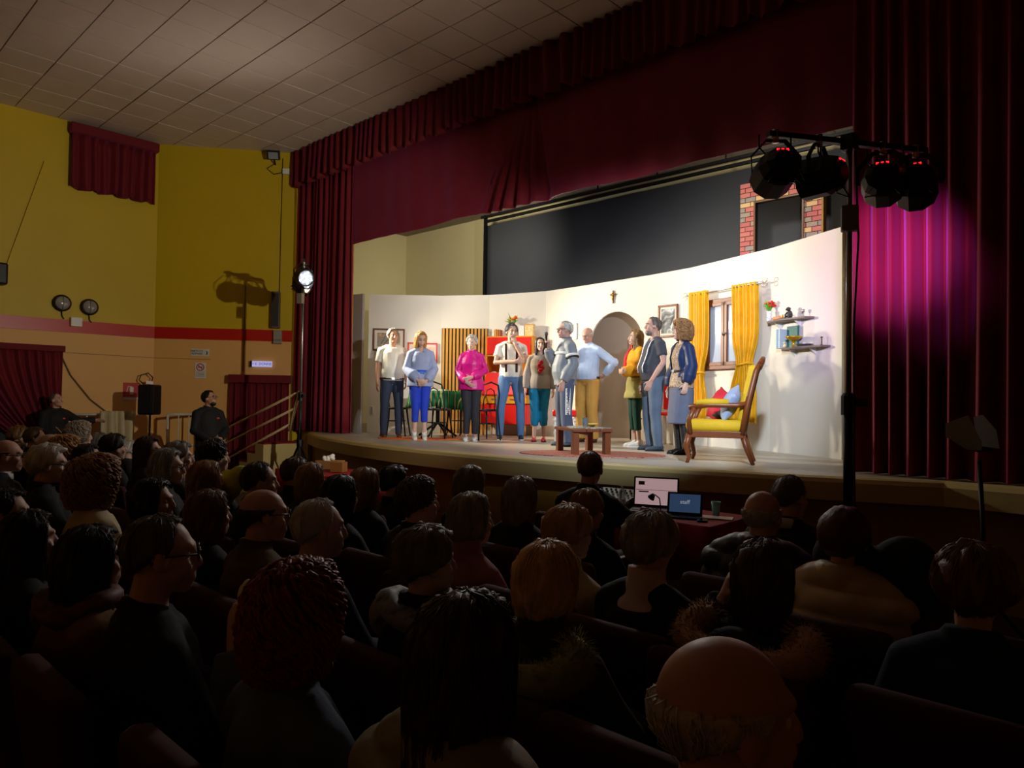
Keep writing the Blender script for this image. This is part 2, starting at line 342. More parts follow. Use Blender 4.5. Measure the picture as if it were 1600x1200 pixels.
# wing flats left and right, room behind the arch
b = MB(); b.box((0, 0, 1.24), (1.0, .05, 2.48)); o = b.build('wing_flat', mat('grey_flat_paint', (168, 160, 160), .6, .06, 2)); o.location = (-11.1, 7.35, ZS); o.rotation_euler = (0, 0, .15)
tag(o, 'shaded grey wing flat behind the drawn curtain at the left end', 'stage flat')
b = MB(); b.box((0, 0, 1.15), (.04, .12, 2.3)); o = b.build('wing_post', m_cream); o.location = (-2.62, 8.3, ZS); tag(o, 'cream upright board ending the set beside the right curtain', 'board')
b = MB(); b.box((-6.7, 10.15, ZS+1.25), (2.0, .04, 2.5)); b.box((-7.68, 9.9, ZS+1.25), (.04, .5, 2.5)); b.box((-5.72, 9.9, ZS+1.25), (.04, .5, 2.5))
tag(b.build('backing_flat', m_flat_in), 'taupe backing flat seen through the round arch', 'stage flat')
# ------------------------------------------------------------------ window, curtains, rod
u0, zb = fpx(6, 1105, 580); u1, zt = fpx(6, 1162, 462); zb2 = fpx(6, 1150, 575)[1]; zb = (zb+zb2)/2
W, H = max(.75, u1-u0), zt-zb
win = flatobj(6, 'casement_window', 'brown wooden casement window between the yellow curtains', 'window', u0, zb, None, .03)
b = MB()
for c, d in (((W/2, 0, .03), (W, .07, .06)), ((W/2, 0, H-.03), (W, .07, .06)), ((.03, 0, H/2), (.06, .07, H)), ((W-.03, 0, H/2), (.06, .07, H))): b.box(c, d)
b.build('window_frame', m_wood, win, bevel=.006)
m_glass = mat('window_glass', (176, 190, 214), .08, .25, 1.2, spec=.8)
for k in range(2):
    x0, x1 = (.05, W/2-.004) if k == 0 else (W/2+.004, W-.05)
    b = MB()
    for c, d in ((((x0+x1)/2, -.02, .08), (x1-x0, .045, .05)), (((x0+x1)/2, -.02, H-.08), (x1-x0, .045, .05)), ((x0+.025, -.02, H/2), (.05, .045, H-.11)), ((x1-.025, -.02, H/2), (.05, .045, H-.11))): b.box(c, d)
    s = b.build('sash', m_wood, win, bevel=.004)
    MB().box(((x0+x1)/2, -.012, H/2), (x1-x0-.08, .008, H-.2)).build('pane', m_glass, s)
b = MB(); b.tube([(W/2, -.05, H/2-.03), (W/2, -.075, H/2), (W/2+.07, -.08, H/2)], .009, 8); b.build('window_handle', m_chrome, win, True)
m_ycur = mat('yellow_silk', (240, 170, 12), .45, .3, 7, .12, sheen=.3, bscale=30)
ra, za = fpx(6, 1074, 463, .12); rb, zb_ = fpx(6, 1190, 441, .12)
A, t, nrm, L = fframe(6)
rod = flatobj(6, 'curtain_rod', 'thin metal curtain rod with loop finials above the brown window', 'curtain rod', 0, 0, None, .12)
b = MB(); b.tube([(ra, 0, za), (rb, 0, zb_)], .011, 8); b.build('pole', m_chrome, rod, True)
for x, z, sg in ((ra, za, -1), (rb, zb_, 1)):
    for q in (-1, 1):
        b = MB(); b.tube([(x+sg*(.05+.045*math.cos(a)), 0, z+q*.028+.026*math.sin(a)) for a in [6.283*k/14 for k in range(14)]], .006, 6, closed=True); b.build('finial', m_chrome, rod, True)
for x in (ra+.15, rb-.15):
    b = MB(); b.bar((x, 0, (za+zb_)/2), (x, .13, (za+zb_)/2), .012, .02); b.build('bracket', m_chrome, rod)
def ycurtain(pa, pb, bot, lab, tie):
    x0, z1 = fpx(6, pa[0], pa[1], .12); x1, _ = fpx(6, pb, pa[1], .12); _, z0 = fpx(6, pa[0], bot, .12)
    L_ = x1-x0; p0 = A+nrm*.12+t*x0; p1 = A+nrm*.12+t*x1
    tz = z0+tie*(z1-z0)
    def g(u, v):
        k = math.exp(-((v-(1-tie))/.13)**2)*.45; return u+(.5-u)*k+.04*math.sin(v*5)
    o = cloth(pleated(p0, p1, ZS+z0, ZS+z1, 7, .028, int(pa[0]), 24, .01, g), 'yellow_curtain', m_ycur); tag(o, lab, 'curtain', 'yellow curtains of the stage window')
    q = A+nrm*.12+t*(x0+L_*.52); b = MB(); b.tube([(q.x+.5*L_*.62*math.cos(a)*t.x+nrm.x*.055*math.sin(a), q.y+.5*L_*.62*math.cos(a)*t.y+nrm.y*.055*math.sin(a), ZS+tz+.012*math.sin(2*a)) for a in [6.283*k/16 for k in range(16)]], .017, 6, closed=True)
    b.build('tie_band', m_ycur, o, True)
ycurtain((1077, 458), 1106, 655, 'yellow silk curtain hanging left of the brown stage window', .36)
ycurtain((1145, 446), 1183, 660, 'yellow silk curtain right of the brown stage window, knotted low', .42)
# ------------------------------------------------------------------ pictures and crucifix
def picture(i, pa, pb, label, fm, art, fw=.03, mount=.05):
    u0, z1 = fpx(i, *pa); u1, z0 = fpx(i, *pb); w_, h_ = u1-u0, z1-z0
    o = flatobj(i, 'framed_picture', label, 'picture', u0, z0, None, .018)
    b = MB()
    for c, d in (((w_/2, 0, fw/2), (w_, .03, fw)), ((w_/2, 0, h_-fw/2), (w_, .03, fw)), ((fw/2, 0, h_/2), (fw, .03, h_)), ((w_-fw/2, 0, h_/2), (fw, .03, h_))): b.box(c, d)
    b.build('picture_frame', fm, o, bevel=.004)
    MB().box((w_/2, .004, h_/2), (w_-fw, .012, h_-fw)).build('mount', mat('picture_mount', (222, 214, 196), .7, .03), o)
    MB().box((w_/2, -.004, h_/2), (w_-2*fw-2*mount, .008, h_-2*fw-2*mount)).build('print', art, o)
def art(name, cols, scale, dist=2.):
    m = mat(name, cols[0], .6, 0); nt = m.node_tree; bs = nt.nodes['Principled BSDF']; tc = [n for n in nt.nodes if n.type == 'TEX_COORD'][0]
    n = nt.nodes.new('ShaderNodeTexNoise'); n.inputs['Scale'].default_value = scale; n.inputs['Distortion'].default_value = dist; r = nt.nodes.new('ShaderNodeValToRGB')
    nt.links.new(tc.outputs['Object'], n.inputs['Vector']); nt.links.new(n.outputs['Fac'], r.inputs[0]); nt.links.new(r.outputs[0], bs.inputs['Base Color'])
    r.color_ramp.elements[0].position = .3; r.color_ramp.elements[1].position = .7
    r.color_ramp.elements[0].color = s2l(cols[0])+(1,); r.color_ramp.elements[1].color = s2l(cols[-1])+(1,)
    for k, c in enumerate(cols[1:-1]): e = r.color_ramp.elements.new(.3+.4*(k+1)/(len(cols)-1)); e.color = s2l(c)+(1,)
    return m
picture(0, (583, 513), (632, 549), 'landscape picture in a thin dark frame near the grey wing flat', m_wood, art('landscape_print', [(66, 84, 88), (140, 150, 140), (176, 120, 84), (206, 196, 160)], 9))
picture(0, (637, 535), (683, 566), 'small picture in a bright red frame behind the blonde woman', mat('red_frame', (214, 44, 40), .4, .05), art('red_print', [(232, 214, 200), (214, 150, 130), (240, 236, 226)], 7), .025, .04)
picture(5, (1030, 478), (1060, 526), 'black and white portrait picture in a brown wooden frame', m_wood, art('portrait_print', [(40, 42, 46), (120, 122, 124), (224, 224, 220)], 6), .03, .03)
u, z = fpx(4, 959, 474); _, z1 = fpx(4, 959, 454)
cr = flatobj(4, 'crucifix', 'small wooden crucifix on the wall above the arch', 'crucifix', u, z, None, .02); h_ = z1-z
MB().box((0, 0, h_/2), (.024, .02, h_)).build('upright', m_wood, cr, bevel=.003); MB().box((0, 0, h_*.68), (.12, .02, .024)).build('crossbar', m_wood, cr, bevel=.003)
b = MB(); b.tube([(0, -.018, h_*.25), (0, -.02, h_*.45), (0, -.02, h_*.62)], [.006, .011, .013], 8); b.ell((0, -.022, h_*.73), (.011, .011, .014)); b.tube([(-.05, -.018, h_*.7), (0, -.02, h_*.64), (.05, -.018, h_*.7)], .005, 6); b.build('corpus', m_gold, cr, True)
# small white frame right of the cabinet
u0, z1 = fpx(3, 889, 506); u1, z0 = fpx(3, 902, 530); o = flatobj(3, 'wall_picture', 'small empty white frame on the flat behind the bald man', 'picture frame', u0, z0, None, .015); w_, h_ = u1-u0, z1-z0
for c, d in (((w_/2, 0, .01), (w_, .02, .02)), ((w_/2, 0, h_-.01), (w_, .02, .02)), ((.01, 0, h_/2), (.02, .02, h_)), ((w_-.01, 0, h_/2), (.02, .02, h_))): MB().box(c, d).build('frame_bar', m_white, o)
# ------------------------------------------------------------------ slatted door
u0, zt = fpx(1, 691, 513); u1, _ = fpx(1, 763, 513); n = 13
dr = flatobj(1, 'slatted_door', 'brown wooden door of upright slats set in a white flat', 'door', u0, 0, None, .02)
wd = u1-u0; MB().box((wd/2, 0, zt/2), (wd, .02, zt)).build('door_panel', mat('dark_slat_gap', (60, 38, 14), .6, .1), dr)
sm = MB().box((0, 0, zt/2), (wd/n*.58, .03, zt)).mesh('slat', m_woodl)
for k in range(n): inst('slat', sm, dr, (wd*(k+.5)/n, -.024, 0))
b = MB(); b.ell((wd*.42, -.06, zt*.56), (.022, .022, .022)); b.build('door_knob', m_chrome, dr, True)
u0, z0 = fpx(0, 579, 640); o = flatobj(0, 'wall_socket', 'white double socket low on the left white flat', 'socket', u0+.02, z0, None, .01)
MB().box((0, 0, 0), (.05, .02, .13)).build('plate', m_white, o, bevel=.004); MB().box((0, -.012, 0), (.03, .006, .1)).build('outlets', mat('socket_grey', (150, 150, 150)), o)
# ------------------------------------------------------------------ secretary cabinet
m_cred = mat('red_lacquer', (232, 40, 36), .3, .06, 4); m_corg = mat('orange_wood', (226, 150, 34), .4, .15, 6)
pa = fpx(2, 769, 600); pb = fpx(2, 848, 600); CW = .86
cab = flatobj(2, 'secretary_cabinet', 'red and orange secretary cabinet with sloping flap behind the man in suspenders', 'cabinet', pa[0]-.02, 0, None, .47)
Hc = 1.74; zu = 1.4
b = MB(); b.box((.012, .33, .95), (.024, .28, 1.56)); b.box((CW-.012, .33, .95), (.024, .28, 1.56)); b.box((CW/2, .33, Hc-.012), (CW, .28, .024)); b.box((CW/2, .33, zu), (CW, .28, .024)); b.box((CW/2, .46, .95), (CW, .02, 1.56)); b.box((CW/2, .33, .9), (CW, .28, .024))
b.build('carcass', m_corg, cab, bevel=.003)
MB().box((CW/2, .185, (zu+Hc)/2), (CW-.05, .02, Hc-zu-.04)).build('upper_door', m_cred, cab, bevel=.003)
b = MB(); b.prism([(.2, 1.08), (.2, 1.1), (-.08, .72), (-.08, .70)], .02, CW-.02, 0); b.build('sloping_flap', m_cred, cab)
b = MB(); b.box((CW/2, .19, .63), (CW-.02, .5, .15)); b.build('drawer', m_corg, cab, bevel=.004)
b = MB(); b.box((CW/2, .2, .37), (CW-.02, .48, .34)); b.build('lower_cupboard', m_cred, cab, bevel=.004)
for k in range(2): MB().box((CW*(.3+.4*k), -.06, .63), (.1, .02, .015)).build('drawer_handle', m_chrome, cab)
for x in (.05, CW-.05):
    for y in (.0, .4): b = MB(); b.tube([(x, y, .2), (x, y, 0)], [.022, .014], 8); b.build('leg', m_woodl, cab, True)
def on_cab(x, y, z): return cab.matrix_basis @ Vector((x, y, z))
# things on the cabinet
def put(mb, name, m, loc, rz, label, cat, group=None, smooth=True, bevel=0):
    o = mb.build(name, m, None, smooth, bevel); o.location = loc; o.rotation_euler = (0, 0, rz); tag(o, label, cat, group); return o
crz = cab.rotation_euler.z
vase = thing('flower_vase', 'white vase of yellow and orange flowers on top of the red cabinet', 'vase', on_cab(.44, .33, Hc), crz)
MB().lathe((0, 0, 0), [(.05, 0), (.075, .06), (.085, .12), (.06, .18), (.07, .2), (.06, .2), (.05, .17)], 18).build('vase_body', m_white, vase, True)
def bouquet(parent, base, n, hh, spread, cols, seed, leafm):
    rs = random.Random(seed)
    for k in range(n):
        a = rs.uniform(0, 6.28); r = rs.uniform(.2, 1)*spread; top = Vector(base)+Vector((r*math.cos(a), r*math.sin(a)*.7, hh*rs.uniform(.7, 1.05)))
        b = MB(); b.tube([base, (Vector(base)+top)/2+Vector((0, 0, .01)), top], .0035, 5); fl = b.build('flower_stem', leafm, parent, True)
        b = MB(); q = rs.randint(5, 7)
        for j in range(q):
            an = 6.283*j/q; R = Matrix.Rotation(an, 3, 'Z') @ Matrix.Rotation(.6, 3, 'Y'); b.ell(top+R@Vector((.022, 0, 0)), (.024, .013, .006), R, 8, 5)
        b.ell(top, (.012, .012, .01), None, 8, 5); b.build('blossom', cols[k % len(cols)], fl, True)
    for k in range(n):
        a = rs.uniform(0, 6.28); b = MB(); r = spread*rs.uniform(.7, 1.3); e = Vector(base)+Vector((r*math.cos(a), r*math.sin(a)*.7, hh*rs.uniform(.5, 1.35)))
        md = (Vector(base)+e)/2+Vector((0, 0, .04)); b.tube([base, md, e], [(.004, .002), (.011, .003), (.001, .001)], 6); b.build('leaf', leafm, parent, True)
m_leaf = mat('leaf_green', (120, 146, 40), .5, .3, 10); m_fy = mat('yellow_petal', (236, 190, 20), .5, .2, 10); m_fo = mat('orange_petal', (236, 110, 24), .5, .2, 10); m_fr = mat('red_petal', (222, 24, 40), .5, .2, 10)
bouquet(vase, (0, 0, .17), 12, .19, .12, [m_fy, m_fy, m_fo, m_fy], 4, m_leaf)
for k, (x, wd_, h_, c, lab) in enumerate([(.1, .035, .12, (236, 230, 214), 'thin cream book, leftmost on top of the red cabinet'), (.14, .03, .135, (216, 160, 60), 'ochre book standing second from left on the red cabinet'), (.18, .03, .13, (190, 120, 50), 'brown book standing third from left on the red cabinet'), (.22, .035, .125, (170, 96, 60), 'russet book nearest the white vase on the cabinet')]):
    put(MB().box((0, 0, h_/2), (wd_, .12, h_)), 'book', mat('book_cover_%d' % k, c, .5, .06), on_cab(x, .33, Hc), crz, lab, 'book', 'books on the red cabinet', False, .003)
put(MB().box((0, 0, .095), (.1, .12, .19)), 'white_box', m_white, on_cab(.63, .33, Hc), crz, 'narrow white box beside the vase on the red cabinet', 'box', None, False, .004)
o = put(MB().box((0, 0, .1), (.15, .13, .2)), 'patterned_tin', art('tin_print', [(236, 226, 196), (222, 170, 70), (240, 236, 220)], 14), on_cab(.77, .33, Hc), crz, 'cream tin box with ochre pattern at the right end of the cabinet', 'box', None, False, .006)
MB().box((0, 0, .205), (.156, .136, .02)).build('lid', m_woodl, o, bevel=.003)
pl = put(MB().lathe((0, 0, 0), [(.03, 0), (.045, .01), (.1, .018), (.102, .024), (.04, .014)], 20), 'plate', m_white, on_cab(.12, .28, 1.02), crz, 'white plate standing in the open middle of the red cabinet', 'plate'); pl.rotation_euler = (1.25, 0, crz)
put(MB().lathe((0, 0, 0), [(.03, 0), (.045, .03), (.05, .1), (.035, .14), (.02, .15)], 14), 'jug', mat('ochre_glaze', (214, 160, 50), .3, .1), on_cab(.7, .3, .912), crz, 'ochre jug in the open shelf of the red cabinet', 'jug')
# ------------------------------------------------------------------ round table, cloth, bentwood chairs
tb = thing('round_table', 'round table under the green plaid cloth behind the performers', 'table', (-8.92, 7.75, ZS))
MB().lathe((0, 0, 0), [(.46, .72), (.46, .745)], 28).build('tabletop', m_wood, tb)
b = MB(); b.tube([(0, 0, .72), (0, 0, .2)], .035, 10); b.build('pedestal', m_black, tb, True)
for k in range(4): b = MB(); a = k*1.571+.4; b.tube([(0, 0, .24), (.18*math.cos(a), .18*math.sin(a), .12), (.34*math.cos(a), .34*math.sin(a), .015)], .018, 8); b.build('leg', m_black, tb, True)
def plaid():
    m = mat('green_plaid_cloth', (24, 128, 74), .8, 0); nt = m.node_tree; bs = nt.nodes['Principled BSDF']; tc = [n for n in nt.nodes if n.type == 'TEX_COORD'][0]
    prev = None
    base = nt.nodes.new('ShaderNodeRGB'); base.outputs[0].default_value = s2l((24, 132, 76))+(1,); prev = base.outputs[0]
    for ax, sc, c, th in (('X', 5.5, (14, 96, 56), .6), ('Y', 5.5, (14, 96, 56), .6), ('X', 5.5, (190, 186, 100), .985), ('Y', 5.5, (190, 186, 100), .985), ('X', 2.75, (170, 90, 60), .994)):
        wv = nt.nodes.new('ShaderNodeTexWave'); wv.bands_direction = ax; wv.inputs['Scale'].default_value = sc*.32*3.14/2; nt.links.new(tc.outputs['Object'], wv.inputs['Vector'])
        g = nt.nodes.new('ShaderNodeMath'); g.operation = 'GREATER_THAN'; g.inputs[1].default_value = th; nt.links.new(wv.outputs['Fac'], g.inputs[0])
        mx = nt.nodes.new('ShaderNodeMix'); mx.data_type = 'RGBA'; nt.links.new(g.outputs[0], mx.inputs[0]); nt.links.new(prev, mx.inputs[6]); mx.inputs[7].default_value = s2l(c)+(1,); prev = mx.outputs[2]
    nt.links.new(prev, bs.inputs['Base Color']); return m
b = MB(); seg = 64; vs = []; rings = [0, .2, .4, .475, .485, .49, .5, .51]; zz = [.752, .752, .752, .75, .70, .64, .58, .5]
for r, z in zip(rings, zz):
    for k in range(seg):
        a = 2*math.pi*k/seg; q = max(0, (.75-z)/.25); rr = r*(1+q*.09*math.sin(a*9+.6)+q*.05*math.sin(a*4)); vs.append((rr*math.cos(a), rr*math.sin(a), z-q*.05*(.5+.5*math.cos(4*a))))
b.add(vs, [(i*seg+k, i*seg+(k+1) % seg, (i+1)*seg+(k+1) % seg, (i+1)*seg+k) for i in range(len(rings)-1) for k in range(seg)])
o = cloth(b, 'tablecloth', plaid(), None, .005); o.location = (-8.92, 7.75, ZS); tag(o, 'green plaid tablecloth with fringe draped over the round stage table', 'tablecloth')
b = MB()
for k in range(96):
    a = 2*math.pi*k/96; q = 1; rr = .51*(1+.09*math.sin(a*9+.6)+.05*math.sin(a*4)); z = .5-.05*(.5+.5*math.cos(4*a)); b.tube([(rr*math.cos(a), rr*math.sin(a), z+.005), (rr*1.005*math.cos(a), rr*1.005*math.sin(a), z-.035)], .004, 4)
b.build('fringe', _M['green_plaid_cloth'], o)['kind'] = 'stuff'
put(MB().box((0, 0, .008), (.24, .17, .016)), 'white_paper', m_white, (-8.8, 7.7, ZS+.757), .4, 'white papers lying on the green plaid tablecloth', 'paper', None, False)
def bent_chair(loc, rz, label):
    o = thing('bentwood_chair', label, 'chair', loc, rz, 'black bentwood chairs of the stage room')
    b = MB(); b.lathe((0, 0, 0), [(.19, .44), (.205, .45), (.205, .465), (.19, .475)], 24); b.build('seat', m_black, o, True)
    for x in (-.15, .15): b = MB(); b.tube([(x*.9, .14, .45), (x*1.05, .17, .2), (x*1.2, .2, 0)], [.016, .014, .011], 8); b.build('leg', m_black, o, True)
    b = MB(); pts = [(-.19, -.21, 0), (-.175, -.17, .3), (-.165, -.16, .46), (-.17, -.19, .7), (-.13, -.22, .84), (0, -.235, .885), (.13, -.22, .84), (.17, -.19, .7), (.165, -.16, .46), (.175, -.17, .3), (.19, -.21, 0)]; b.tube(pts, .013, 8); b.build('back_hoop', m_black, o, True)
    b = MB(); b.tube([(-.1, -.16, .46), (-.1, -.19, .62), (-.06, -.21, .76), (0, -.22, .79), (.06, -.21, .76), (.1, -.19, .62), (.1, -.16, .46)], .009, 8); b.build('inner_hoop', m_black, o, True)
    b = MB(); b.tube([(.16*math.cos(a), .16*math.sin(a)-.01, .25) for a in [6.283*k/20 for k in range(20)]], .008, 6, closed=True); b.build('stretcher_ring', m_black, o, True)
bent_chair((-9.42, 7.28, ZS), -.9, 'black bentwood chair behind the man in the white T-shirt')
bent_chair((-8.42, 7.32, ZS), .5, 'black bentwood chair in front of the plaid table, beside the blonde woman')
bent_chair((-7.83, 7.73, ZS), 1.3, 'black bentwood chair between the magenta blouse and the blue jeans')
bent_chair((-8.98, 8.32, ZS), 3.2, 'black bentwood chair behind the plaid table')
# ------------------------------------------------------------------ rugs
m_orug = art('orange_rug_pile', [(214, 66, 20), (236, 120, 30), (200, 44, 24)], 6); m_prug = art('persian_rug_pile', [(110, 26, 30), (170, 60, 52), (196, 150, 120), (96, 30, 40)], 22)
b = MB(); b.lathe((0, 0, 0), [(1, 0), (1, .01), (.97, .012)], 36); o = b.build('orange_rug', m_orug); q_ = atZ(657, 686, ZS); o.location = (q_.x, q_.y, ZS+.001); o.scale = (.66, .27, 1); o.rotation_euler = (0, 0, .75); tag(o, 'orange rug on the stage floor under the blonde woman', 'rug')
b = MB(); b.lathe((0, 0, 0), [(1, 0), (1, .01), (.97, .012)], 40); o = b.build('persian_rug', m_prug); o.location = (-5.0, 6.72, ZS+.001); o.scale = (.85, .5, 1); o.rotation_euler = (0, 0, .6); tag(o, 'oval red patterned rug under the low coffee table', 'rug')
# ------------------------------------------------------------------ coffee table with magazines and glass
ct = thing('coffee_table', 'low brown plank coffee table at the front of the stage', 'table', (-5.18, 6.78, ZS+.012), -.6)
for k in range(3): MB().box((0, -.16+.16*k, .275), (.78, .155, .035)).build('top_plank', m_wood, ct, bevel=.004)
for x in (-.31, .31):
    for y in (-.19, .19): MB().box((x, y, .13), (.1, .07, .26)).build('leg', m_wood, ct, bevel=.004)
MB().box((0, 0, .235), (.6, .05, .04)).build('rail', m_wood, ct)
def on_ct(x, y, z=.305): return ct.matrix_basis @ Vector((x, y, z-.012+.0))
for k, (x, y, r, c, l) in enumerate([(-.15, .02, .3, (200, 196, 180), 'grey magazine lying at the near end of the coffee table'), (.08, -.06, -.2, (226, 220, 190), 'cream magazine in the middle of the coffee table'), (.25, .1, .5, (150, 160, 150), 'greenish magazine at the far end of the coffee table')]):
    put(MB().box((0, 0, .006), (.2, .27, .012)), 'magazine', art('magazine_%d' % k, [c, (120, 110, 90), (240, 236, 226)], 9), on_ct(x, y), ct.rotation_euler.z+r, l, 'magazine', 'magazines on the coffee table', False)
put(MB().lathe((0, 0, 0), [(.03, 0), (.032, .005), (.038, .11), (.034, .11), (.028, .01)], 16), 'drinking_glass', mat('clear_glass', (225, 232, 236), .05, 0, trans=.85, spec=.6), on_ct(.16, -.02, .318), 0, 'clear drinking glass standing on the coffee table', 'glass')
put(MB().lathe((0, 0, 0), [(.03, 0), (.05, .02), (.09, .035), (.085, .035), (.03, .012)], 16), 'ashtray', mat('yellow_glaze', (210, 190, 90), .3, .1), on_ct(-.02, .12, .318), 0, 'small yellow dish on the coffee table', 'dish')
# ------------------------------------------------------------------ armchair
m_uph = mat('chartreuse_velvet', (200, 158, 10), .7, .18, 6, .08, sheen=.3)
ac = thing('armchair', 'wooden armchair with chartreuse upholstery at the right of the stage', 'armchair', (-3.55, 7.0, ZS), math.atan2(-.18, -.42)+math.pi/2)
# local: faces +Y ... rz puts local -Y forward
for sx in (-1, 1):
    b = MB(); b.tube([(sx*.28, -.27, .3), (sx*.285, -.3, .18), (sx*.27, -.27, .06), (sx*.28, -.29, 0)], [.032, .03, .022, .018], 8); b.build('front_leg', m_wood, ac, True)
    b = MB(); b.tube([(sx*.26, .25, .32), (sx*.26, .3, .15), (sx*.26, .36, 0)], [.03, .025, .02], 8); b.build('rear_leg', m_wood, ac, True)
    b = MB(); b.tube([(sx*.27, .25, .3), (sx*.27, .3, .6), (sx*.25, .38, .95), (sx*.2, .42, 1.04)], [.032, .03, .026, .022], 8); b.build('back_post', m_wood, ac, True)
    b = MB(); b.tube([(sx*.29, -.26, .3), (sx*.31, -.27, .45), (sx*.3, -.22, .57)], [.028, .024, .03], 8); b.build('arm_post', m_wood, ac, True)
    b = MB(); b.tube([(sx*.3, -.27, .575), (sx*.305, -.1, .6), (sx*.29, .2, .6), (sx*.27, .3, .62)], [.03, .026, .026, .026], 8); ar = b.build('arm_rail', m_wood, ac, True)
    b = MB(); b.tube([(sx*.3, -.2, .62), (sx*.3, -.05, .635), (sx*.29, .12, .632)], [.03, .036, .03], 10); b.build('arm_pad', m_uph, ar, True)
b = MB(); b.box((0, -.27, .3), (.56, .05, .07)); b.box((0, .25, .3), (.52, .05, .07)); b.box((-.27, 0, .3), (.05, .54, .07)); b.box((.27, 0, .3), (.05, .54, .07)); b.build('seat_rail', m_wood, ac, bevel=.008)
MB().box((0, -.02, .385), (.56, .58, .13)).build('seat_cushion', m_uph, ac, True, .05)
R = Matrix.Rotation(-.2, 3, 'X'); MB().box((0, .3, .72), (.46, .09, .6), m=R).build('back_cushion', m_uph, ac, True, .035)
b = MB(); b.tube([(-.22, .41, 1.0), (-.1, .44, 1.07), (0, .445, 1.09), (.1, .44, 1.07), (.22, .41, 1.0)], .026, 8); b.build('crest_rail', m_wood, ac, True)
def pillow(name, m, loc, rot, label, s=.36):
    b = MB(); b.box((0, 0, 0), (s, .02, s)); me = b.mesh(name, m); bm = bmesh.new(); bm.from_mesh(me); bmesh.ops.subdivide_edges(bm, edges=bm.edges, cuts=7, use_grid_fill=True)
    for v in bm.verts:
        e = (1-(2*v.co.x/s)**2)*(1-(2*v.co.z/s)**2); v.co.y += math.copysign(.075*max(0, e)**.5, v.co.y); k = 1-.1*(1-abs(2*v.co.x/s))*abs(2*v.co.z/s); v.co.z *= 1-.09*(1-(2*v.co.x/s)**2); v.co.x *= 1-.09*(1-(2*v.co.z/s)**2)
    bm.to_mesh(me); bm.free(); me.polygons.foreach_set('use_smooth', [True]*len(me.polygons)); o = bpy.data.objects.new(name, me); link(o); o.location = loc; o.rotation_euler = rot; tag(o, label, 'cushion', 'cushions on the armchair'); return o
arz = ac.rotation_euler.z; AM = ac.matrix_basis
def on_ac(x, y, z): return AM @ Vector((x, y, z))
pillow('red_cushion', mat('red_cushion_cloth', (196, 22, 50), .7, .1, 8), on_ac(-.12, .0, .6), (-.4, .2, arz+.35), 'red cushion leaning in the chartreuse armchair')
pillow('blue_cushion', mat('grey_blue_cushion', (150, 164, 194), .7, .1, 8), on_ac(.1, .13, .62), (-.4, .35, arz-.1), 'grey blue cushion standing on its corner in the armchair', .34)
b = MB(); rs = np.random.RandomState(3)
b.ell((0, 0, .04), (.16, .1, .05)); b.ell((.1, .04, .06), (.09, .07, .05)); b.ell((-.1, -.02, .05), (.09, .08, .04)); o = b.build('dark_garment', mat('dark_garment_cloth', (44, 48, 58), .8, .2, 10), None, True); o.location = on_ac(-.1, .02, .45); o.rotation_euler = (0, 0, arz); tag(o, 'crumpled dark garment on the armchair seat', 'garment')
# ------------------------------------------------------------------ wall shelves with their things
m_shelf = mat('grey_brown_shelf', (120, 104, 94), .5, .1, 6)
def shelf(pa, pb, label):
    u0, z0 = fpx(7, *pa, .1); u1, z1 = fpx(7, *pb, .1); Lr = u1-u0
    o = flatobj(7, 'wall_shelf', label, 'shelf', u0, z0, 'corner shelves on the right flat', 0)
    MB().prism([(0, 0), (Lr, 0), (Lr-.03, -.12), (Lr*.55, -.2), (.18, -.15)], -.012, .012).build('board', m_shelf, o, bevel=.004)
    for x in (Lr*.3, Lr*.72): b = MB(); b.prism([(-.1, -.012), (0, -.012), (0, -.09)], x-.008, x+.008, 0); b.build('bracket', m_white, o)
    return o, Lr
s1, L1 = shelf((1190, 506), (1262, 498), 'upper corner shelf with flower vase and monkey figure')
s2, L2 = shelf((1211, 547), (1287, 541), 'lower corner shelf with green book and gilt bowl')
def on_s(s, x, y, z=.013): return s.matrix_basis @ Vector((x, y, z))
srz = s1.rotation_euler.z
v2 = thing('flower_vase', 'blue and white vase with red and orange flowers on the upper shelf', 'vase', on_s(s1, .13, -.08), srz)
MB().lathe((0, 0, 0), [(.028, 0), (.035, .03), (.03, .08), (.036, .14), (.03, .14), (.024, .1)], 16).build('vase_body', art('delft_glaze', [(240, 240, 246), (240, 240, 246), (36, 50, 130)], 26), v2, True)
bouquet(v2, (0, 0, .12), 9, .14, .09, [m_fr, m_fr, m_fo], 8, mat('bright_leaf', (90, 170, 40), .5, .2))
mk = thing('monkey_figure', 'dark grey sitting monkey figure on the upper shelf', 'figurine', on_s(s1, L1*.62, -.09), srz); m_mk = mat('dark_bronze', (62, 60, 58), .4, .15)
b = MB(); b.ell((0, 0, .05), (.034, .034, .052)); b.build('torso', m_mk, mk, True); b = MB(); b.ell((-.008, -.015, .118), (.027, .028, .027)); b.ell((-.012, -.04, .112), (.014, .014, .012)); b.ell((-.035, -.01, .122), (.009, .005, .011)); b.ell((.02, -.01, .122), (.009, .005, .011)); b.build('head', m_mk, mk, True)
for q in (-1, 1): b = MB(); b.tube([(q*.03, -.01, .08), (q*.042, -.035, .05), (q*.02, -.05, .03)], .011, 8); b.build('arm', m_mk, mk, True); b = MB(); b.tube([(q*.02, 0, .02), (q*.036, -.04, .035), (q*.03, -.05, .006)], .013, 8); b.build('leg', m_mk, mk, True)
put(MB().lathe((0, 0, 0), [(.02, 0), (.008, .008), (.006, .05), (.02, .06), (.022, .095), (.018, .095), (.01, .065)], 12), 'small_goblet', m_chrome, on_s(s1, L1*.85, -.06), srz, 'small metal goblet at the right end of the upper shelf', 'goblet')
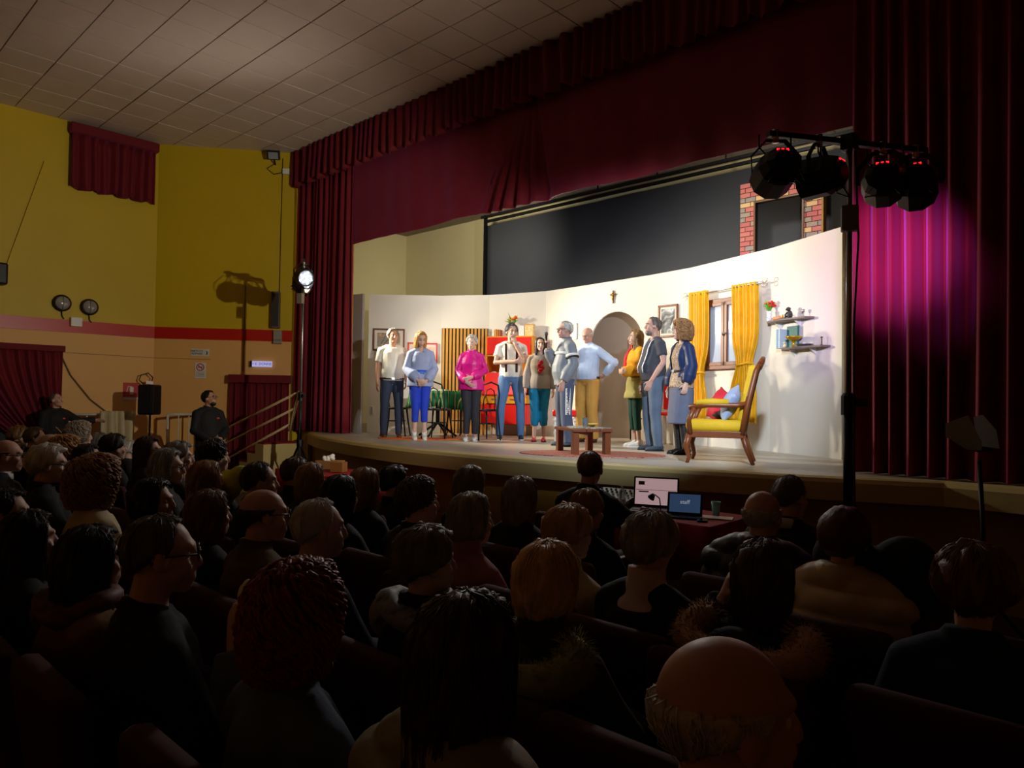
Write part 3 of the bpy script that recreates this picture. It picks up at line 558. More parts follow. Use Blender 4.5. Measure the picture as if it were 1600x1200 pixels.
put(MB().ell((0, 0, .025), (.075, .04, .026)).ell((.03, 0, .035), (.03, .03, .025)).ell((-.05, 0, .03), (.03, .03, .022)), 'shell_ornament', mat('peach_shell', (230, 150, 100), .4, .2, 14), on_s(s1, L1*.36, -.1), srz, 'peach coloured shell lying on the upper shelf', 'ornament')
put(MB().tube([(0, .03*math.cos(a), .032+.03*math.sin(a)) for a in [6.283*k/14 for k in range(14)]], .008, 6, closed=True), 'ring_ornament', m_gold, on_s(s1, L1*.48, -.1), srz+.8, 'small gilt ring ornament behind the shell', 'ornament')
for k, (x, c, l) in enumerate([(.05, (150, 180, 196), 'pale blue paperback at the end of the lower shelf'), (.075, (120, 150, 180), 'blue paperback second on the lower shelf'), (.1, (196, 210, 214), 'pale grey paperback beside the green book')]):
    put(MB().box((0, 0, .12), (.02, .13, .24)), 'book', mat('paperback_%d' % k, c, .5, .05), on_s(s2, x+.03, -.08), srz, l, 'book', 'books on the lower shelf', False, .002)
put(MB().box((0, 0, .135), (.19, .03, .27)), 'book', mat('green_book_cloth', (40, 104, 96), .5, .06), on_s(s2, .26, -.04), srz, 'large dark green book standing face out on the lower shelf', 'book', None, False, .003)
put(MB().lathe((0, 0, 0), [(.04, 0), (.02, .012), (.012, .06), (.03, .075), (.09, .11), (.1, .13), (.092, .13), (.03, .085)], 20), 'gilt_bowl', m_gold, on_s(s2, .37, -.12), srz, 'gilt footed fruit bowl on the lower shelf', 'bowl')
put(MB().lathe((0, 0, 0), [(.05, 0), (.09, .018), (.1, .03), (.09, .03), (.04, .012)], 20), 'silver_dish', m_chrome, on_s(s2, .52, -.09), srz, 'flat silver dish right of the gilt bowl', 'dish')
put(MB().lathe((0, 0, 0), [(.025, 0), (.007, .01), (.006, .08), (.014, .09), (.012, .1)], 12), 'candlestick', mat('dark_brass', (90, 70, 50), .4, .1), on_s(s2, L2-.09, -.05), srz, 'slim dark candlestick at the right end of the lower shelf', 'candlestick')
put(MB().ell((0, 0, .025), (.025, .02, .026)).ell((0, -.004, .06), (.015, .015, .017)), 'figurine', mat('cream_porcelain', (226, 200, 160), .3, .1), on_s(s2, .22, -.13), srz, 'tiny cream figurine in front of the green book', 'figurine')
# ------------------------------------------------------------------ coat rack behind the arch
cr_ = thing('coat_rack', 'black metal coat rack seen through the arch', 'coat rack', (-6.2, 9.82, ZS), .1)
for x in (-.3, .3): b = MB(); b.tube([(x, 0, 0), (x, 0, 1.68)], .014, 8); b.build('upright', m_black, cr_, True)
for z in (1.66, 1.2, .35): b = MB(); b.tube([(-.3, 0, z), (.3, 0, z)], .011, 8); b.build('crossbar', m_black, cr_, True)
for k in range(3): b = MB(); b.tube([(-.15+.15*k, 0, 1.64), (-.15+.15*k, -.06, 1.6), (-.15+.15*k, -.06, 1.64)], .006, 6); b.build('hook', m_black, cr_, True)
for x, z0, z1, c, l, nm in ((-.12, .95, 1.55, (206, 24, 44), 'red jacket hanging on the black coat rack', 'red_jacket'), (.0, .5, 1.1, (70, 150, 140), 'teal scarf hanging low on the black coat rack', 'teal_scarf')):
    p = cr_.matrix_basis @ Vector((x-.13, -.1, 0)); q = cr_.matrix_basis @ Vector((x+.13, -.1, 0))
    o = cloth(pleated(p, q, ZS+z0, ZS+z1, 4, .03, 5, 8, .01), nm, mat(nm+'_cloth', c, .7, .15, 8), None, .03); tag(o, l, 'garment')
# red stool with white base behind the couple, and red crate behind the man with microphone
st = thing('red_chair', 'small red chair with pale legs glimpsed behind the couple at right', 'chair', tuple(atD(1047, 640, 10.4).xy)+(ZS,), .2)
MB().box((0, 0, .45), (.3, .3, .05)).build('seat', m_cred, st, bevel=.015); MB().box((0, .14, .72), (.3, .03, .42)).build('backrest', m_cred, st, bevel=.012)
for x in (-.12, .12):
    for y in (-.12, .12): MB().box((x, y, .21), (.04, .04, .42)).build('leg', m_white, st)
cb = thing('red_stool', 'red and white stool behind the man holding the microphone', 'stool', (-6.85, 8.6, ZS), .3)
MB().box((0, 0, .43), (.4, .34, .1)).build('seat', m_cred, cb, bevel=.02)
for k in range(3): MB().box((0, 0, .33-.1*k), (.36, .3, .03)).build('shelf', m_white, cb)
for x in (-.16, .16):
    for y in (-.12, .12): MB().box((x, y, .19), (.03, .03, .38)).build('leg', m_white, cb)
# ------------------------------------------------------------------ backdrop, rail, brick flat
m_scr = mat('charcoal_backdrop', (66, 68, 72), .8, .08, 2)
o = cloth(pleated((-10.68, 10.6), (.5, 10.6), ZS+.02, 5.33, 5, .012, 31, 4), 'black_backdrop', m_scr, None, .012); tag(o, 'charcoal cloth backdrop hanging behind the white set', 'backdrop')
rl = thing('curtain_track', 'black double batten hanging under the stage ceiling', 'batten')
for z, y in ((5.47, 10.42), (5.40, 10.52)): b = MB(); b.box((-5.2, y, z), (11, .05, .05)); b.build('bar', m_black, rl)
for k in range(9): b = MB(); b.bar((-10.2+1.25*k, 10.45, 5.5), (-10.2+1.25*k, 10.45, 5.72), .02, .02); b.build('hanger', m_black, rl)
b = MB(); b.box((-10.7, 10.55, 3.3), (.06, .06, 4.5)); tag(b.build('backdrop_pole', m_black), 'black upright pole at the left edge of the backdrop', 'pole')
bf = thing('brick_flat', 'free standing flat painted as brick with a window opening', 'stage flat', (0, 10.0, 0))
x0, x1, zt, w0, w1, wz = -4.74, -3.55, 4.9, -4.5, -3.82, 4.58
m_core = mat('mortar_grey', (70, 64, 60), .8, .1); b = MB()
b.box(((x0+w0)/2, .04, (ZS+zt)/2), (w0-x0, .06, zt-ZS)); b.box(((w1+x1)/2, .04, (ZS+zt)/2), (x1-w1, .06, zt-ZS)); b.box(((w0+w1)/2, .04, (wz+zt)/2), (w1-w0, .06, zt-wz)); b.build('panel', m_core, bf)
MB().box((x1+.012, .03, (ZS+zt)/2), (.025, .12, zt-ZS)).build('edge_board', mat('ochre_edge', (150, 112, 30), .6, .1), bf)
m_wf = mat('dark_wood_trim', (110, 74, 46), .5, .1)
for c, d in (((w0-.012, 0, (3.6+wz)/2), (.024, .05, wz-3.6)), ((w1+.012, 0, (3.6+wz)/2), (.024, .05, wz-3.6)), (((w0+w1)/2, 0, wz+.012), (w1-w0+.05, .05, .024))): MB().box(c, d).build('opening_trim', m_wf, bf)
bms = [MB().box((0, 0, 0), (.152, .022, .062)).mesh('brick', mat('brick_%d' % k, c, .8, .12, 12, .2)) for k, c in enumerate([(186, 104, 100), (196, 116, 106), (150, 138, 130), (214, 176, 124), (190, 108, 98), (160, 142, 124)])]
rs = random.Random(2)
for r in range(19):
    z = zt-.037-.072*r
    for k in range(-1, 9):
        cx = x0+.08+.162*k+(.081 if r % 2 else 0)
        a, c = max(cx-.076, x0+.003), min(cx+.076, x1-.003)
        for (l0, l1) in ([(a, c)] if z > wz+.06 else [(a, min(c, w0-.026)), (max(a, w1+.026), c)]):
            if l1-l0 < .02: continue
            inst('brick', rs.choice(bms), bf, ((l0+l1)/2, -.001+rs.uniform(0, .004), z), scale=((l1-l0)/.152, 1, 1))
# ------------------------------------------------------------------ lighting stands
m_can = mat('black_lamp_housing', (14, 14, 16), .45, .1, 8)
m_pole = mat('steel_pole', (190, 190, 196), .3, .03, metal=.8)
def par_can(parent, p, aim, lens, led=True, seed=0, lr=.108):
    """spotlight hung under a bar at p, pointing at aim"""
    d = (Vector(aim)-Vector(p)).normalized(); q = d.to_track_quat('Z', 'Y').to_matrix()
    c = Vector(p)+Vector((0, 0, -.24))
    b = MB(); b.lathe(c, [(.06, -.16), (.1, -.13), (.125, -.06), (.13, .1), (.12, .1), (.11, .06)], 10, q); body = b.build('lamp_housing', m_can, parent)
    b = MB(); b.lathe(c+d*.07, [(lr, 0), (lr, .012)], 20, q); b.build('lens', lens, body)
    if lens is m_lensw:
        for k in range(14): a = k*2.4; r = .026*math.sqrt(k+.5); b = MB(); b.ell(c+d*.088+q@Vector((r*math.cos(a), r*math.sin(a), 0)), (.0095, .0095, .0095), None, 8, 5); b.build('led', m_led, body, True)
    if led:
        up = Vector((0, 0, 1))-d*d.z; up.normalize(); cc = c-d*.135+up*.07; sd = d.cross(up)
        for k in range(3):
            b = MB(); b.box(cc+sd*(.028*(k-1)), (.016, .016, .026), m=q); b.build('display_digit', m_dig, body)
    b = MB(); s_ = d.cross(Vector((0, 0, 1))).normalized()
    b.tube([c+s_*.145, c+s_*.15+Vector((0, 0, .1)), c+s_*.06+Vector((0, 0, .2)), c-s_*.06+Vector((0, 0, .2)), c-s_*.15+Vector((0, 0, .1)), c-s_*.145], [(.016, .005)]*6, 6); b.build('yoke', m_can, parent)
    b = MB(); b.tube([Vector(p)+Vector((0, 0, .03)), Vector(p)+Vector((0, 0, -.05))], .022, 8); b.build('clamp', m_chrome, parent, True)
    for q_ in range(2):
        rs = random.Random(seed+q_); a0 = c-d*.1; b = MB(); a1 = Vector(p)+s_*rs.uniform(-.14, .14)
        b.tube([a0, a0+Vector((0, 0, -.14))+s_*.1*(1 if q_ else -1)-d*.05, (a0+a1)/2+Vector((0, 0, -.2))+s_*.12, a1+Vector((0, 0, -.08)), a1], .0055, 6); b.build('cable', m_black, parent, True)
m_lensw = mat('lit_led_lens', (200, 210, 230), .2, 0, emit=(225, 235, 255), estr=.12)
m_lensd = mat('dark_lens', (40, 40, 46), .1, 0, spec=.8)
m_led = mat('white_led', (255, 255, 255), .3, 0, emit=(240, 246, 255), estr=14.)
m_warm = mat('warm_lit_lens', (255, 230, 180), .3, 0, emit=(255, 226, 170), estr=5.)
m_dig = mat('red_led_digits', (255, 20, 20), .4, 0, emit=(255, 20, 24), estr=5.)
def stand(name, label, base, zbar, bdir, blen, cans, aims, lenses, leds):
    o = thing(name, label, 'light stand', (0, 0, 0)); bx, by = base
    b = MB(); b.tube([(bx, by, .95), (bx, by, 1.65)], .03, 10); b.build('lower_tube', m_can, o, True)
    b = MB(); b.tube([(bx, by, 1.5), (bx, by, zbar)], .019, 10); b.build('upper_tube', m_pole, o, True)
    b = MB(); b.lathe((bx, by, 1.58), [(.045, 0), (.045, .12), (.03, .14)], 10); b.box((bx+.06, by, 1.66), (.1, .04, .05)); b.build('winch', m_can, o)
    b = MB(); b.lathe((bx, by, .88), [(.05, 0), (.05, .1)], 10); b.build('collar', m_can, o)
    for k in range(3):
        a = 1.571+k*2.094; b = MB(); b.bar((bx, by, .93), (bx+.42*math.cos(a), by+.42*math.sin(a), .02), .035, .022); b.build('leg', m_can, o)
        b = MB(); b.bar((bx, by, .3), (bx+.26*math.cos(a), by+.26*math.sin(a), .38), .02, .012); b.build('leg_brace', m_can, o)
    u = Vector((bdir[0], bdir[1], 0)).normalized(); P = Vector((bx, by, zbar))
    b = MB(); b.bar(P-u*blen/2, P+u*blen/2, .04, .035); b.build('crossbar', m_can, o)
    b = MB(); b.box(P, (.09, .09, .1)); b.build('bar_clamp', m_can, o, bevel=.01)
    for k, (s_, am, ln, ld) in enumerate(zip(cans, aims, lenses, leds)): par_can(o, P+u*s_, am, ln, ld, 10*k)
    b = MB(); b.tube([P+u*.04, P+u*.07+Vector((0, 0, -.6)), P+Vector((.04, -.03, -1.2)), Vector((bx+.05, by-.04, 1.1)), Vector((bx+.08, by-.1, .05))], .007, 6); b.build('feed_cable', m_black, o, True)
    b = MB(); b.box(P+Vector((.02, -.05, -.5)), (.1, .07, .16), .4); b.build('dimmer_box', mat('grey_box', (140, 132, 112), .5, .1), o, bevel=.008)
    return o
def rig(label, g, lenses, leds): return stand('lighting_stand', label, g['base'], g['z'], g['u'], 1.16, [l[0] for l in g['lamps']], [l[1] for l in g['lamps']], lenses, leds)
rig('black tripod lighting stand with four spotlights beside the right curtain', RIGR, [m_lensd]*4, [1]*4)
rig('tall lighting stand with lit spotlights beside the stage steps', RIGL, [m_lensd, m_warm, m_lensw, m_lensw], [0]*4)
# barn door lamp in the dark right corner
bl = thing('barn_door_lamp', 'stage lamp with grey barn doors on a stand in the dark right corner', 'stage lamp')
P = atD(1530, 690, 4.45); d = Vector((-.75, .62, .1)).normalized(); q = d.to_track_quat('Z', 'Y').to_matrix(); m_leafm = mat('grey_barn_door', (170, 176, 178), .5, .08)
b = MB(); b.box(P, (.12, .12, .12), m=q); b.build('lamp_housing', m_can, bl, bevel=.02)
for poly, yw in (([(1485, 662), (1512, 649), (1528, 690), (1527, 703), (1510, 703), (1485, 683)], .45), ([(1530, 652), (1538, 648), (1549, 672), (1551, 700), (1532, 697)], .9)):
    pts = [atD(x_, y_, 4.2) for x_, y_ in poly]; c0 = sum(pts, Vector())/len(pts); Rz = Matrix.Rotation(-yw, 3, 'Z'); ax_ = (_R2*math.cos(yw)).normalized()
    fr = [c0+Rz@Vector(((p_-c0).x/math.cos(yw)*1., (p_-c0).y/math.cos(yw)*1., (p_-c0).z)) for p_ in pts]; nn = (fr[1]-fr[0]).cross(fr[2]-fr[0]).normalized()*.006
    b = MB(); n_ = len(fr); b.add(fr+[p_+nn for p_ in fr], [tuple(range(n_)), tuple(range(n_, 2*n_))[::-1]]+[(i, (i+1) % n_, n_+(i+1) % n_, n_+i) for i in range(n_)]); b.build('barn_door', m_leafm, bl)
b = MB(); b.tube([(P.x, P.y, P.z-.12), (P.x+.02, P.y, .9), (P.x+.02, P.y, .1)], [.014, .014, .018], 8); b.build('pole', m_can, bl, True)
for k in range(3): a = k*2.094; b = MB(); b.bar((P.x+.02, P.y, .5), (P.x+.02+.42*math.cos(a), P.y+.42*math.sin(a), .02), .025, .018); b.build('leg', m_can, bl)
# ------------------------------------------------------------------ fittings on the walls
fl = thing('floodlight', 'black LED floodlight on a bracket at the ceiling corner by the valance', 'floodlight', onC(2.06, 6.1, .12), CRZ)
MB().box((0, -.1, 0), (.22, .1, .16), m=Matrix.Rotation(.5, 3, 'X')).build('lamp_housing', m_can, fl, bevel=.01); MB().box((0, -.155, -.03), (.17, .01, .12), m=Matrix.Rotation(.5, 3, 'X')).build('glass', mat('flood_glass', (150, 156, 160), .1, .05), fl)
b = MB(); b.bar((0, .1, -.12), (0, -.08, -.06), .03, .01); b.build('bracket', m_can, fl)
MB().box((.2, .07, -.24), (.12, .05, .1)).build('sensor_box', m_white, fl); b = MB(); b.tube([(0, .08, -.1), (-.15, .09, -.2), (-.02, .09, -.3), (.2, .09, -.24)], .008, 6); b.build('cable', m_black, fl)
cs = thing('column_speaker', 'slim grey column speaker on the corner wall under the lamp shadow', 'speaker', onC(2.13, 2.92, .07), CRZ)
MB().box((0, 0, .33), (.15, .13, .68)).build('cabinet', mat('grey_speaker', (96, 92, 82), .6, .06), cs, bevel=.01); MB().box((0, -.07, .33), (.12, .012, .62)).build('grille', mat('dark_grille', (58, 54, 48), .8, .1, 60), cs)
b = MB(); b.tube([(.05, .05, .68), (.05, .06, 2.0), (.06, .06, 3.2)], .007, 6); b.build('cable', m_black, cs)
jb = thing('junction_box', 'grey junction box under the column speaker', 'junction box', onC(2.17, 2.75, .05), CRZ); MB().box((0, 0, 0), (.15, .08, .25)).build('box', mat('grey_plastic', (150, 146, 132), .5, .04), jb, bevel=.008); MB().box((0, -.045, -.06), (.14, .006, .01)).build('seam', m_can, jb)
sp = thing('wall_speaker', 'small black speaker on the yellow wall at the left edge', 'speaker', (XL+.16, 2.55, 3.5)); MB().box((0, 0, 0), (.22, .28, .34)).build('cabinet', m_can, sp, bevel=.03); MB().box((-.13, 0, 0), (.06, .06, .06)).build('bracket', m_can, sp)
m_bulk = mat('bulkhead_glass', (150, 146, 138), .1, .15, 8, spec=.8); m_blk = mat('bulkhead_rim', (46, 38, 30), .4, .05)
for k, (y, z) in enumerate(((3.49, 3.15), (3.90, 3.125))):
    o = thing('bulkhead_lamp', ['round bulkhead lamp farther from the corner, left of its twin', 'round bulkhead lamp nearer the corner, right of its twin'][k], 'wall lamp', (XL, y, z), 0, 'round bulkhead lamps'); Rx = Matrix.Rotation(math.pi/2, 3, 'Y')
    MB().lathe((0, 0, 0), [(.135, 0), (.14, .05), (.12, .07)], 24, Rx).build('rim', m_blk, o, True); MB().lathe((0, 0, 0), [(.118, .06), (.1, .085), (.05, .1), (.01, .105)], 24, Rx).build('glass', m_bulk, o, True)
    MB().box((.1, 0, 0), (.012, .01, .24)).build('guard_bar', m_blk, o); b = MB(); b.tube([(.02, 0, -.13), (.02, .01, -.22), (.02, .04, -.26)], .01, 6); b.build('conduit', m_blk, o, True)
jb = thing('junction_box', 'white junction box on the red band below the bulkhead lamps', 'junction box', (XL+.05, 3.7, 2.85)); MB().box((0, 0, 0), (.08, .17, .15)).build('box', m_white, jb, bevel=.006); MB().box((.042, 0, 0), (.004, .15, .13)).build('cover', m_white, jb)
ex = thing('fire_extinguisher', 'red fire extinguisher with black hose hanging behind the loudspeaker', 'fire extinguisher', (XL+.14, 4.86, 1.35)); m_fe = mat('extinguisher_red', (190, 24, 20), .3, .05)
MB().lathe((0, 0, 0), [(.07, 0), (.075, .02), (.075, .4), (.05, .46), (.025, .48)], 18).build('cylinder', m_fe, ex, True); MB().box((0, 0, .51), (.04, .12, .05)).build('valve', m_chrome, ex); MB().box((-.1, 0, .3), (.085, .06, .05)).build('wall_bracket', m_can, ex)
b = MB(); b.tube([(0, .04, .5), (0, .06, .6), (0, -.02, .68), (0, -.14, .64), (0, -.17, .55), (0, -.1, .48)], .011, 8); b.build('hose', m_black, ex, True)
def sign(name, label, s, z, w_, h_, m, cat='sign', wall='C', off=.012):
    if wall == 'C': o = thing(name, label, cat, onC(s, z, off), CRZ)
    else: o = thing(name, label, cat, (XL+off, s, z), math.pi/2)
    MB().box((0, 0, 0), (w_, .016, h_)).build('board', m, o, bevel=.003); return o
m_sw = mat('sign_white', (220, 216, 206), .4, .03); m_ink = mat('black_ink', (24, 22, 24), .5, 0); m_rink = mat('red_ink', (190, 30, 34), .5, 0)
TXR = Matrix(((1, 0, 0), (0, 0, -1), (0, 1, 0)))      # text plane: x right, y up -> z, facing local -Y
def wtext(o, body, size, m, x, z, y=-.012): 
    t_ = bpy.data.objects.new('lettering', text_mesh(body, size, m)); link(t_, o); M4 = TXR.to_4x4(); M4.translation = (x, y, z); t_.matrix_basis = M4; return t_
o = sign('no_smoking_sign', 'white sign reading VIETATO FUMARE above the smaller notice', .8, 2.43, .32, .13, m_sw); wtext(o, 'VIETATO\nFUMARE', .05, m_ink, -.05, 0)
b = MB(); b.tube([(.1, -.012, .03), (.125, -.012, .01), (.12, -.012, -.03), (.1, -.012, -.04)], [.004, .009, .01, .004], 6); b.build('cigarette_mark', m_ink, o)
o = sign('no_smoking_notice', 'white notice with a barred cigarette symbol and small print', .81, 2.1, .19, .29, m_sw)
b = MB(); b.tube([(.062*math.cos(a), -.011, .06+.062*math.sin(a)) for a in [6.283*k/24 for k in range(24)]], .008, 6, closed=True); b.bar((-.04, -.012, .1), (.04, -.012, .02), .006, .014); b.build('ban_ring', m_rink, o)
b = MB(); b.box((0, -.011, .06), (.08, .004, .014)); b.build('cigarette', m_ink, o)
for k in range(4): MB().box((0, -.01, -.03-.025*k), (.15, .003, .008)).build('print_line', mat('grey_ink', (120, 116, 112), .5, 0), o)
m_lit = mat('lit_sign_face', (200, 200, 245), .4, 0, emit=(190, 190, 255), estr=.55)
o = sign('toilet_sign', 'small lit sign reading DONNE above the door curtain', 1.9, 2.24, .36, .105, m_lit, off=.05)
wtext(o, '< E  DONNE', .062, mat('blue_ink', (60, 50, 150), .5, 0), 0, 0)
MB().box((-.19, .0, 0), (.03, .06, .11)).build('end_cap', m_can, o)
o = sign('extinguisher_sign', 'red square sign with white extinguisher symbol beside the loudspeaker', 4.6, 1.72, .25, .26, mat('sign_red', (186, 28, 28), .4, .05), wall='L')
MB().box((.01, -.011, -.01), (.06, .005, .13)).build('symbol_body', m_sw, o); b = MB(); b.tube([(.01, -.012, .06), (-.05, -.012, .07), (-.07, -.012, -.03)], .007, 6); b.build('symbol_hose', m_sw, o); MB().box((0, -.008, -.15), (.25, .012, .045)).build('caption_strip', m_sw, o)
# cable on the left wall
b = MB(); b.tube([(XL+.02, 3.47, 2.35), (XL+.02, 3.65, 1.95), (XL+.03, 3.95, 1.55), (XL+.03, 4.25, 1.3), (XL+.04, 4.4, 1.22)], .012, 6); tag(b.build('wall_cable', mat('grey_cable', (110, 90, 60), .6, .05), None, True), 'grey cable drooping across the apricot wall', 'cable')
b = MB(); b.tube([onC(1.57, 3.7, .015), onC(1.56, 2.1, .015)], .008, 6); tag(b.build('wall_cable', mat('grey_cable', (110, 90, 60), .6, .05), None, True), 'thin vertical cable on the corner wall above the door curtain', 'cable')
# loudspeaker on pole
ls = thing('loudspeaker_stand', 'black pole stand carrying the loudspeaker by the wall', 'speaker stand', (-12.45, 4.52, 0)); b = MB(); b.tube([(0, 0, .3), (0, 0, 1.32)], .018, 8); b.build('pole', m_can, ls, True)
for k in range(3): a = k*2.094; b = MB(); b.bar((0, 0, .6), (.45*math.cos(a), .45*math.sin(a), .02), .03, .018); b.build('leg', m_can, ls)
sk = thing('loudspeaker', 'black loudspeaker standing on a pole by the apricot wall', 'speaker', (-12.45, 4.52, 1.31), .55)
b = MB(); b.prism([(-.15, -.13), (.15, -.13), (.11, .14), (-.11, .14)], 0, .5); b.build('cabinet', m_can, sk, bevel=.03); MB().box((0, -.135, .25), (.25, .012, .44)).build('grille', mat('speaker_grille', (28, 28, 30), .7, .2, 80), sk, bevel=.005)
# rails along the wall
m_rail = mat('white_rail_paint', (206, 202, 192), .4, .04)
def railing(y0, y1, label, x=-13.25):
    o = thing('railing', label, 'railing', (x, y0, 0)); L = y1-y0
    for z in (1.3, .55): b = MB(); b.tube([(0, 0, z), (0, L, z)], .022, 8); b.build('rail', m_rail, o, True)
    n = int(L/.16)
    for k in range(n+1): b = MB(); b.tube([(0, L*k/n, .0 if k in (0, n) else .55), (0, L*k/n, 1.3)], .022 if k in (0, n) else .012, 8); b.build('baluster', m_rail, o, True)
railing(3.62, 4.4, 'white tube railing under the drooping cable'); railing(5.0, 5.55, 'white tube railing between loudspeaker and standing man', -12.95)
b = pleated((-13.12, 3.98), (-13.12, 4.5), .75, 1.36, 4, .05, 41, 8, .02); o = cloth(b, 'hung_coat', mat('cream_coat_cloth', (200, 186, 150), .8, .12, 6), None, .05); tag(o, 'cream coat thrown over the white railing', 'coat')
# ------------------------------------------------------------------ steps with red carpet and handrail
m_carp = mat('red_carpet', (120, 14, 18), .9, .25, 20, .2)
sw_ = thing('stage_steps', 'red carpeted steps with cream sides up to the stage', 'steps', (0, 0, 0))
for k in range(6):
    x1 = -11.0-.28*k; z = ZS-.17*(k+1)+.17; zz_ = ZS-.17*k-.0
    if k == 0: continue
    top = ZS-.17*k; b = MB(); b.box((x1+.14, 6.1, top/2), (.28, .64, top)); b.build('step_block', m_lip, sw_)
    MB().box((x1+.13, 6.1, top+.012), (.31, .62, .03)).build('carpet_tread', m_carp, sw_, bevel=.006); MB().box((x1-.008, 6.1, top-.08), (.016, .62, .17)).build('carpet_riser', m_carp, sw_)
hr = thing('handrail', 'cream metal handrail with three bars along the stage steps', 'handrail'); m_hr = mat('cream_rail_paint', (220, 200, 150), .4, .05)
for (a0, a1) in (((349, 672), (468, 612)), ((352, 693), (459, 639)), ((350, 720), (453, 663))):
    b = MB(); b.tube([atY(*a0, 5.8), atY(*a1, 5.8)], .02, 8); b.build('rail', m_hr, hr, True)
for (a0, a1) in (((468, 612), (452, 674)), ((349, 671), (349, 735))):
    p0, p1 = atY(*a0, 5.8), atY(*a1, 5.8); b = MB(); b.tube([p0, (p0.x, p0.y, min(p1.z, p0.z-.6)) if a0[0] < 400 else p1], .022, 8); b.build('post', m_hr, hr, True)
# ------------------------------------------------------------------ tables in front of the stage
m_rcl = mat('red_tablecloth_fabric', (150, 14, 20), .75, .15, 5, .05)
def clothed_table(x0, x1, y0, y1, label, lab2, drop=.42):
    t_ = thing('folding_table', label, 'table', ((x0+x1)/2, (y0+y1)/2, 0)); lx, ly = (x1-x0)/2, (y1-y0)/2
    MB().box((0, 0, .73), (lx*2-.02, ly*2-.02, .03)).build('tabletop', m_woodl, t_)
    for sx in (-1, 1):
        for sy in (-1, 1): MB().box((sx*(lx-.06), sy*(ly-.06), .36), (.035, .035, .72)).build('leg', m_can, t_)
    b = MB(); n = 96; per = 4*(lx+ly); vs = []
    for z, e in ((.752, -.02), (.752, .004), (.6, .012), (.752-drop, .02)):
        for k in range(n):
            s_ = k/n*per; q = (.75-z)/drop if z < .75 else 0
            if s_ < 2*lx: p_ = (-lx+s_, -ly, 0, -1)
            elif s_ < 2*lx+2*ly: p_ = (lx, -ly+s_-2*lx, 1, 0)
            elif s_ < 4*lx+2*ly: p_ = (lx-(s_-2*lx-2*ly), ly, 0, 1)
            else: p_ = (-lx, ly-(s_-4*lx-2*ly), -1, 0)
            w2 = e+.022*q*math.sin(k*1.13)+.01*q*math.sin(k*.37); vs.append((p_[0]+p_[2]*w2, p_[1]+p_[3]*w2, z))
    fs = [(i*n+k, i*n+(k+1) % n, (i+1)*n+(k+1) % n, (i+1)*n+k) for i in range(3) for k in range(n)]+[tuple(range(n))]
    b.add(vs, fs); o = b.build('tablecloth', m_rcl, None, True); o.location = t_.location; tag(o, lab2, 'tablecloth', 'red tablecloths in front of the stage')
    s_ = o.modifiers.new('solid', 'SOLIDIFY'); s_.thickness = .003; s_.offset = -1
clothed_table(-8.15, -6.1, 4.45, 5.12, 'folding table in front of the stage under a red cloth with the tissue box', 'bright red tablecloth on the table with the tissue box')
clothed_table(-3.75, -2.45, 4.72, 5.42, 'sound desk table under a red cloth in front of the stage', 'dark red tablecloth on the sound desk table')
TZ = .756
bx = thing('tissue_box', 'open cardboard box with white tissues on the red table', 'box', (-7.72, 4.95, TZ), .3)
m_cardb = mat('cardboard', (170, 124, 70), .8, .08, 6); b = MB(); b.box((0, 0, .05), (.3, .2, .1)); b.build('carton', m_cardb, bx)
b = MB(); rs = random.Random(8)
for k in range(7): b.ell((rs.uniform(-.08, .1), rs.uniform(-.05, .05), .11+rs.uniform(0, .04)), (.05, .04, .03), Euler((rs.uniform(-1, 1), rs.uniform(-1, 1), 0)).to_matrix(), 8, 6)
b.build('tissues', m_white, bx, True)
put(MB().box((0, 0, .06), (.16, .13, .12)), 'small_carton', mat('brown_carton', (140, 92, 44), .8, .1), (-7.3, 4.8, TZ), .5, 'small brown carton right of the tissue box', 'box', None, False, .004)
put(MB().box((0, 0, .006), (.3, .2, .012)), 'paper_sheets', m_white, (-7.95, 4.75, TZ), .2, 'flat sheets of paper left of the tissue box', 'paper', None, False)
# sound desk
mx = thing('mixing_desk', 'black audio mixing desk with white faders in front of the sound man', 'mixing desk', (-3.52, 5.02, TZ), .15)
b = MB(); b.prism([(-.25, 0), (.25, 0), (.25, .12), (-.25, .05)], -.2, .2, 0); b.build('console', m_can, mx)
for k in range(8):
    MB().box((-.16+.045*k, -.12, .082), (.014, .03, .02)).build('fader', m_white, mx)
    for r in range(3): MB().box((-.16+.045*k, .0+.07*r, .1+.01*r), (.014, .014, .02)).build('knob', [m_white, mat('green_knob', (40, 170, 110), .4, 0), mat('grey_knob', (120, 120, 124), .4, 0)][r], mx)
put(MB().box((0, 0, .01), (.3, .22, .02)), 'open_folder', m_white, (-3.62, 5.3, TZ+.0), .3, 'open white folder behind the mixing desk', 'folder', None, False)
lp = thing('laptop', 'open black laptop with a pale screen on the sound desk', 'laptop', (-3.08, 4.98, TZ), .42)
MB().box((0, 0, .012), (.37, .25, .02)).build('base', m_can, lp, bevel=.005); MB().box((0, -.01, .0235), (.32, .12, .003)).build('keyboard', mat('key_black', (30, 30, 34), .4, .1, 60), lp)
R = Matrix.Rotation(-.22, 3, 'X'); b = MB(); b.box(Vector((0, .125, .022))+R@Vector((0, 0, .125)), (.37, .012, .25), m=R); ld = b.build('lid', m_can, lp, bevel=.004)
def on_lid(x, z, y=-.008): return Vector((0, .125, .022))+R@Vector((x, y, z))
b = MB(); b.box(on_lid(0, .128), (.34, .003, .215), m=R); b.build('screen', mat('laptop_screen', (230, 196, 196), .4, 0, emit=(228, 190, 192), estr=.42), ld)
m_scrl = mat('screen_grey', (120, 100, 104), .5, 0)
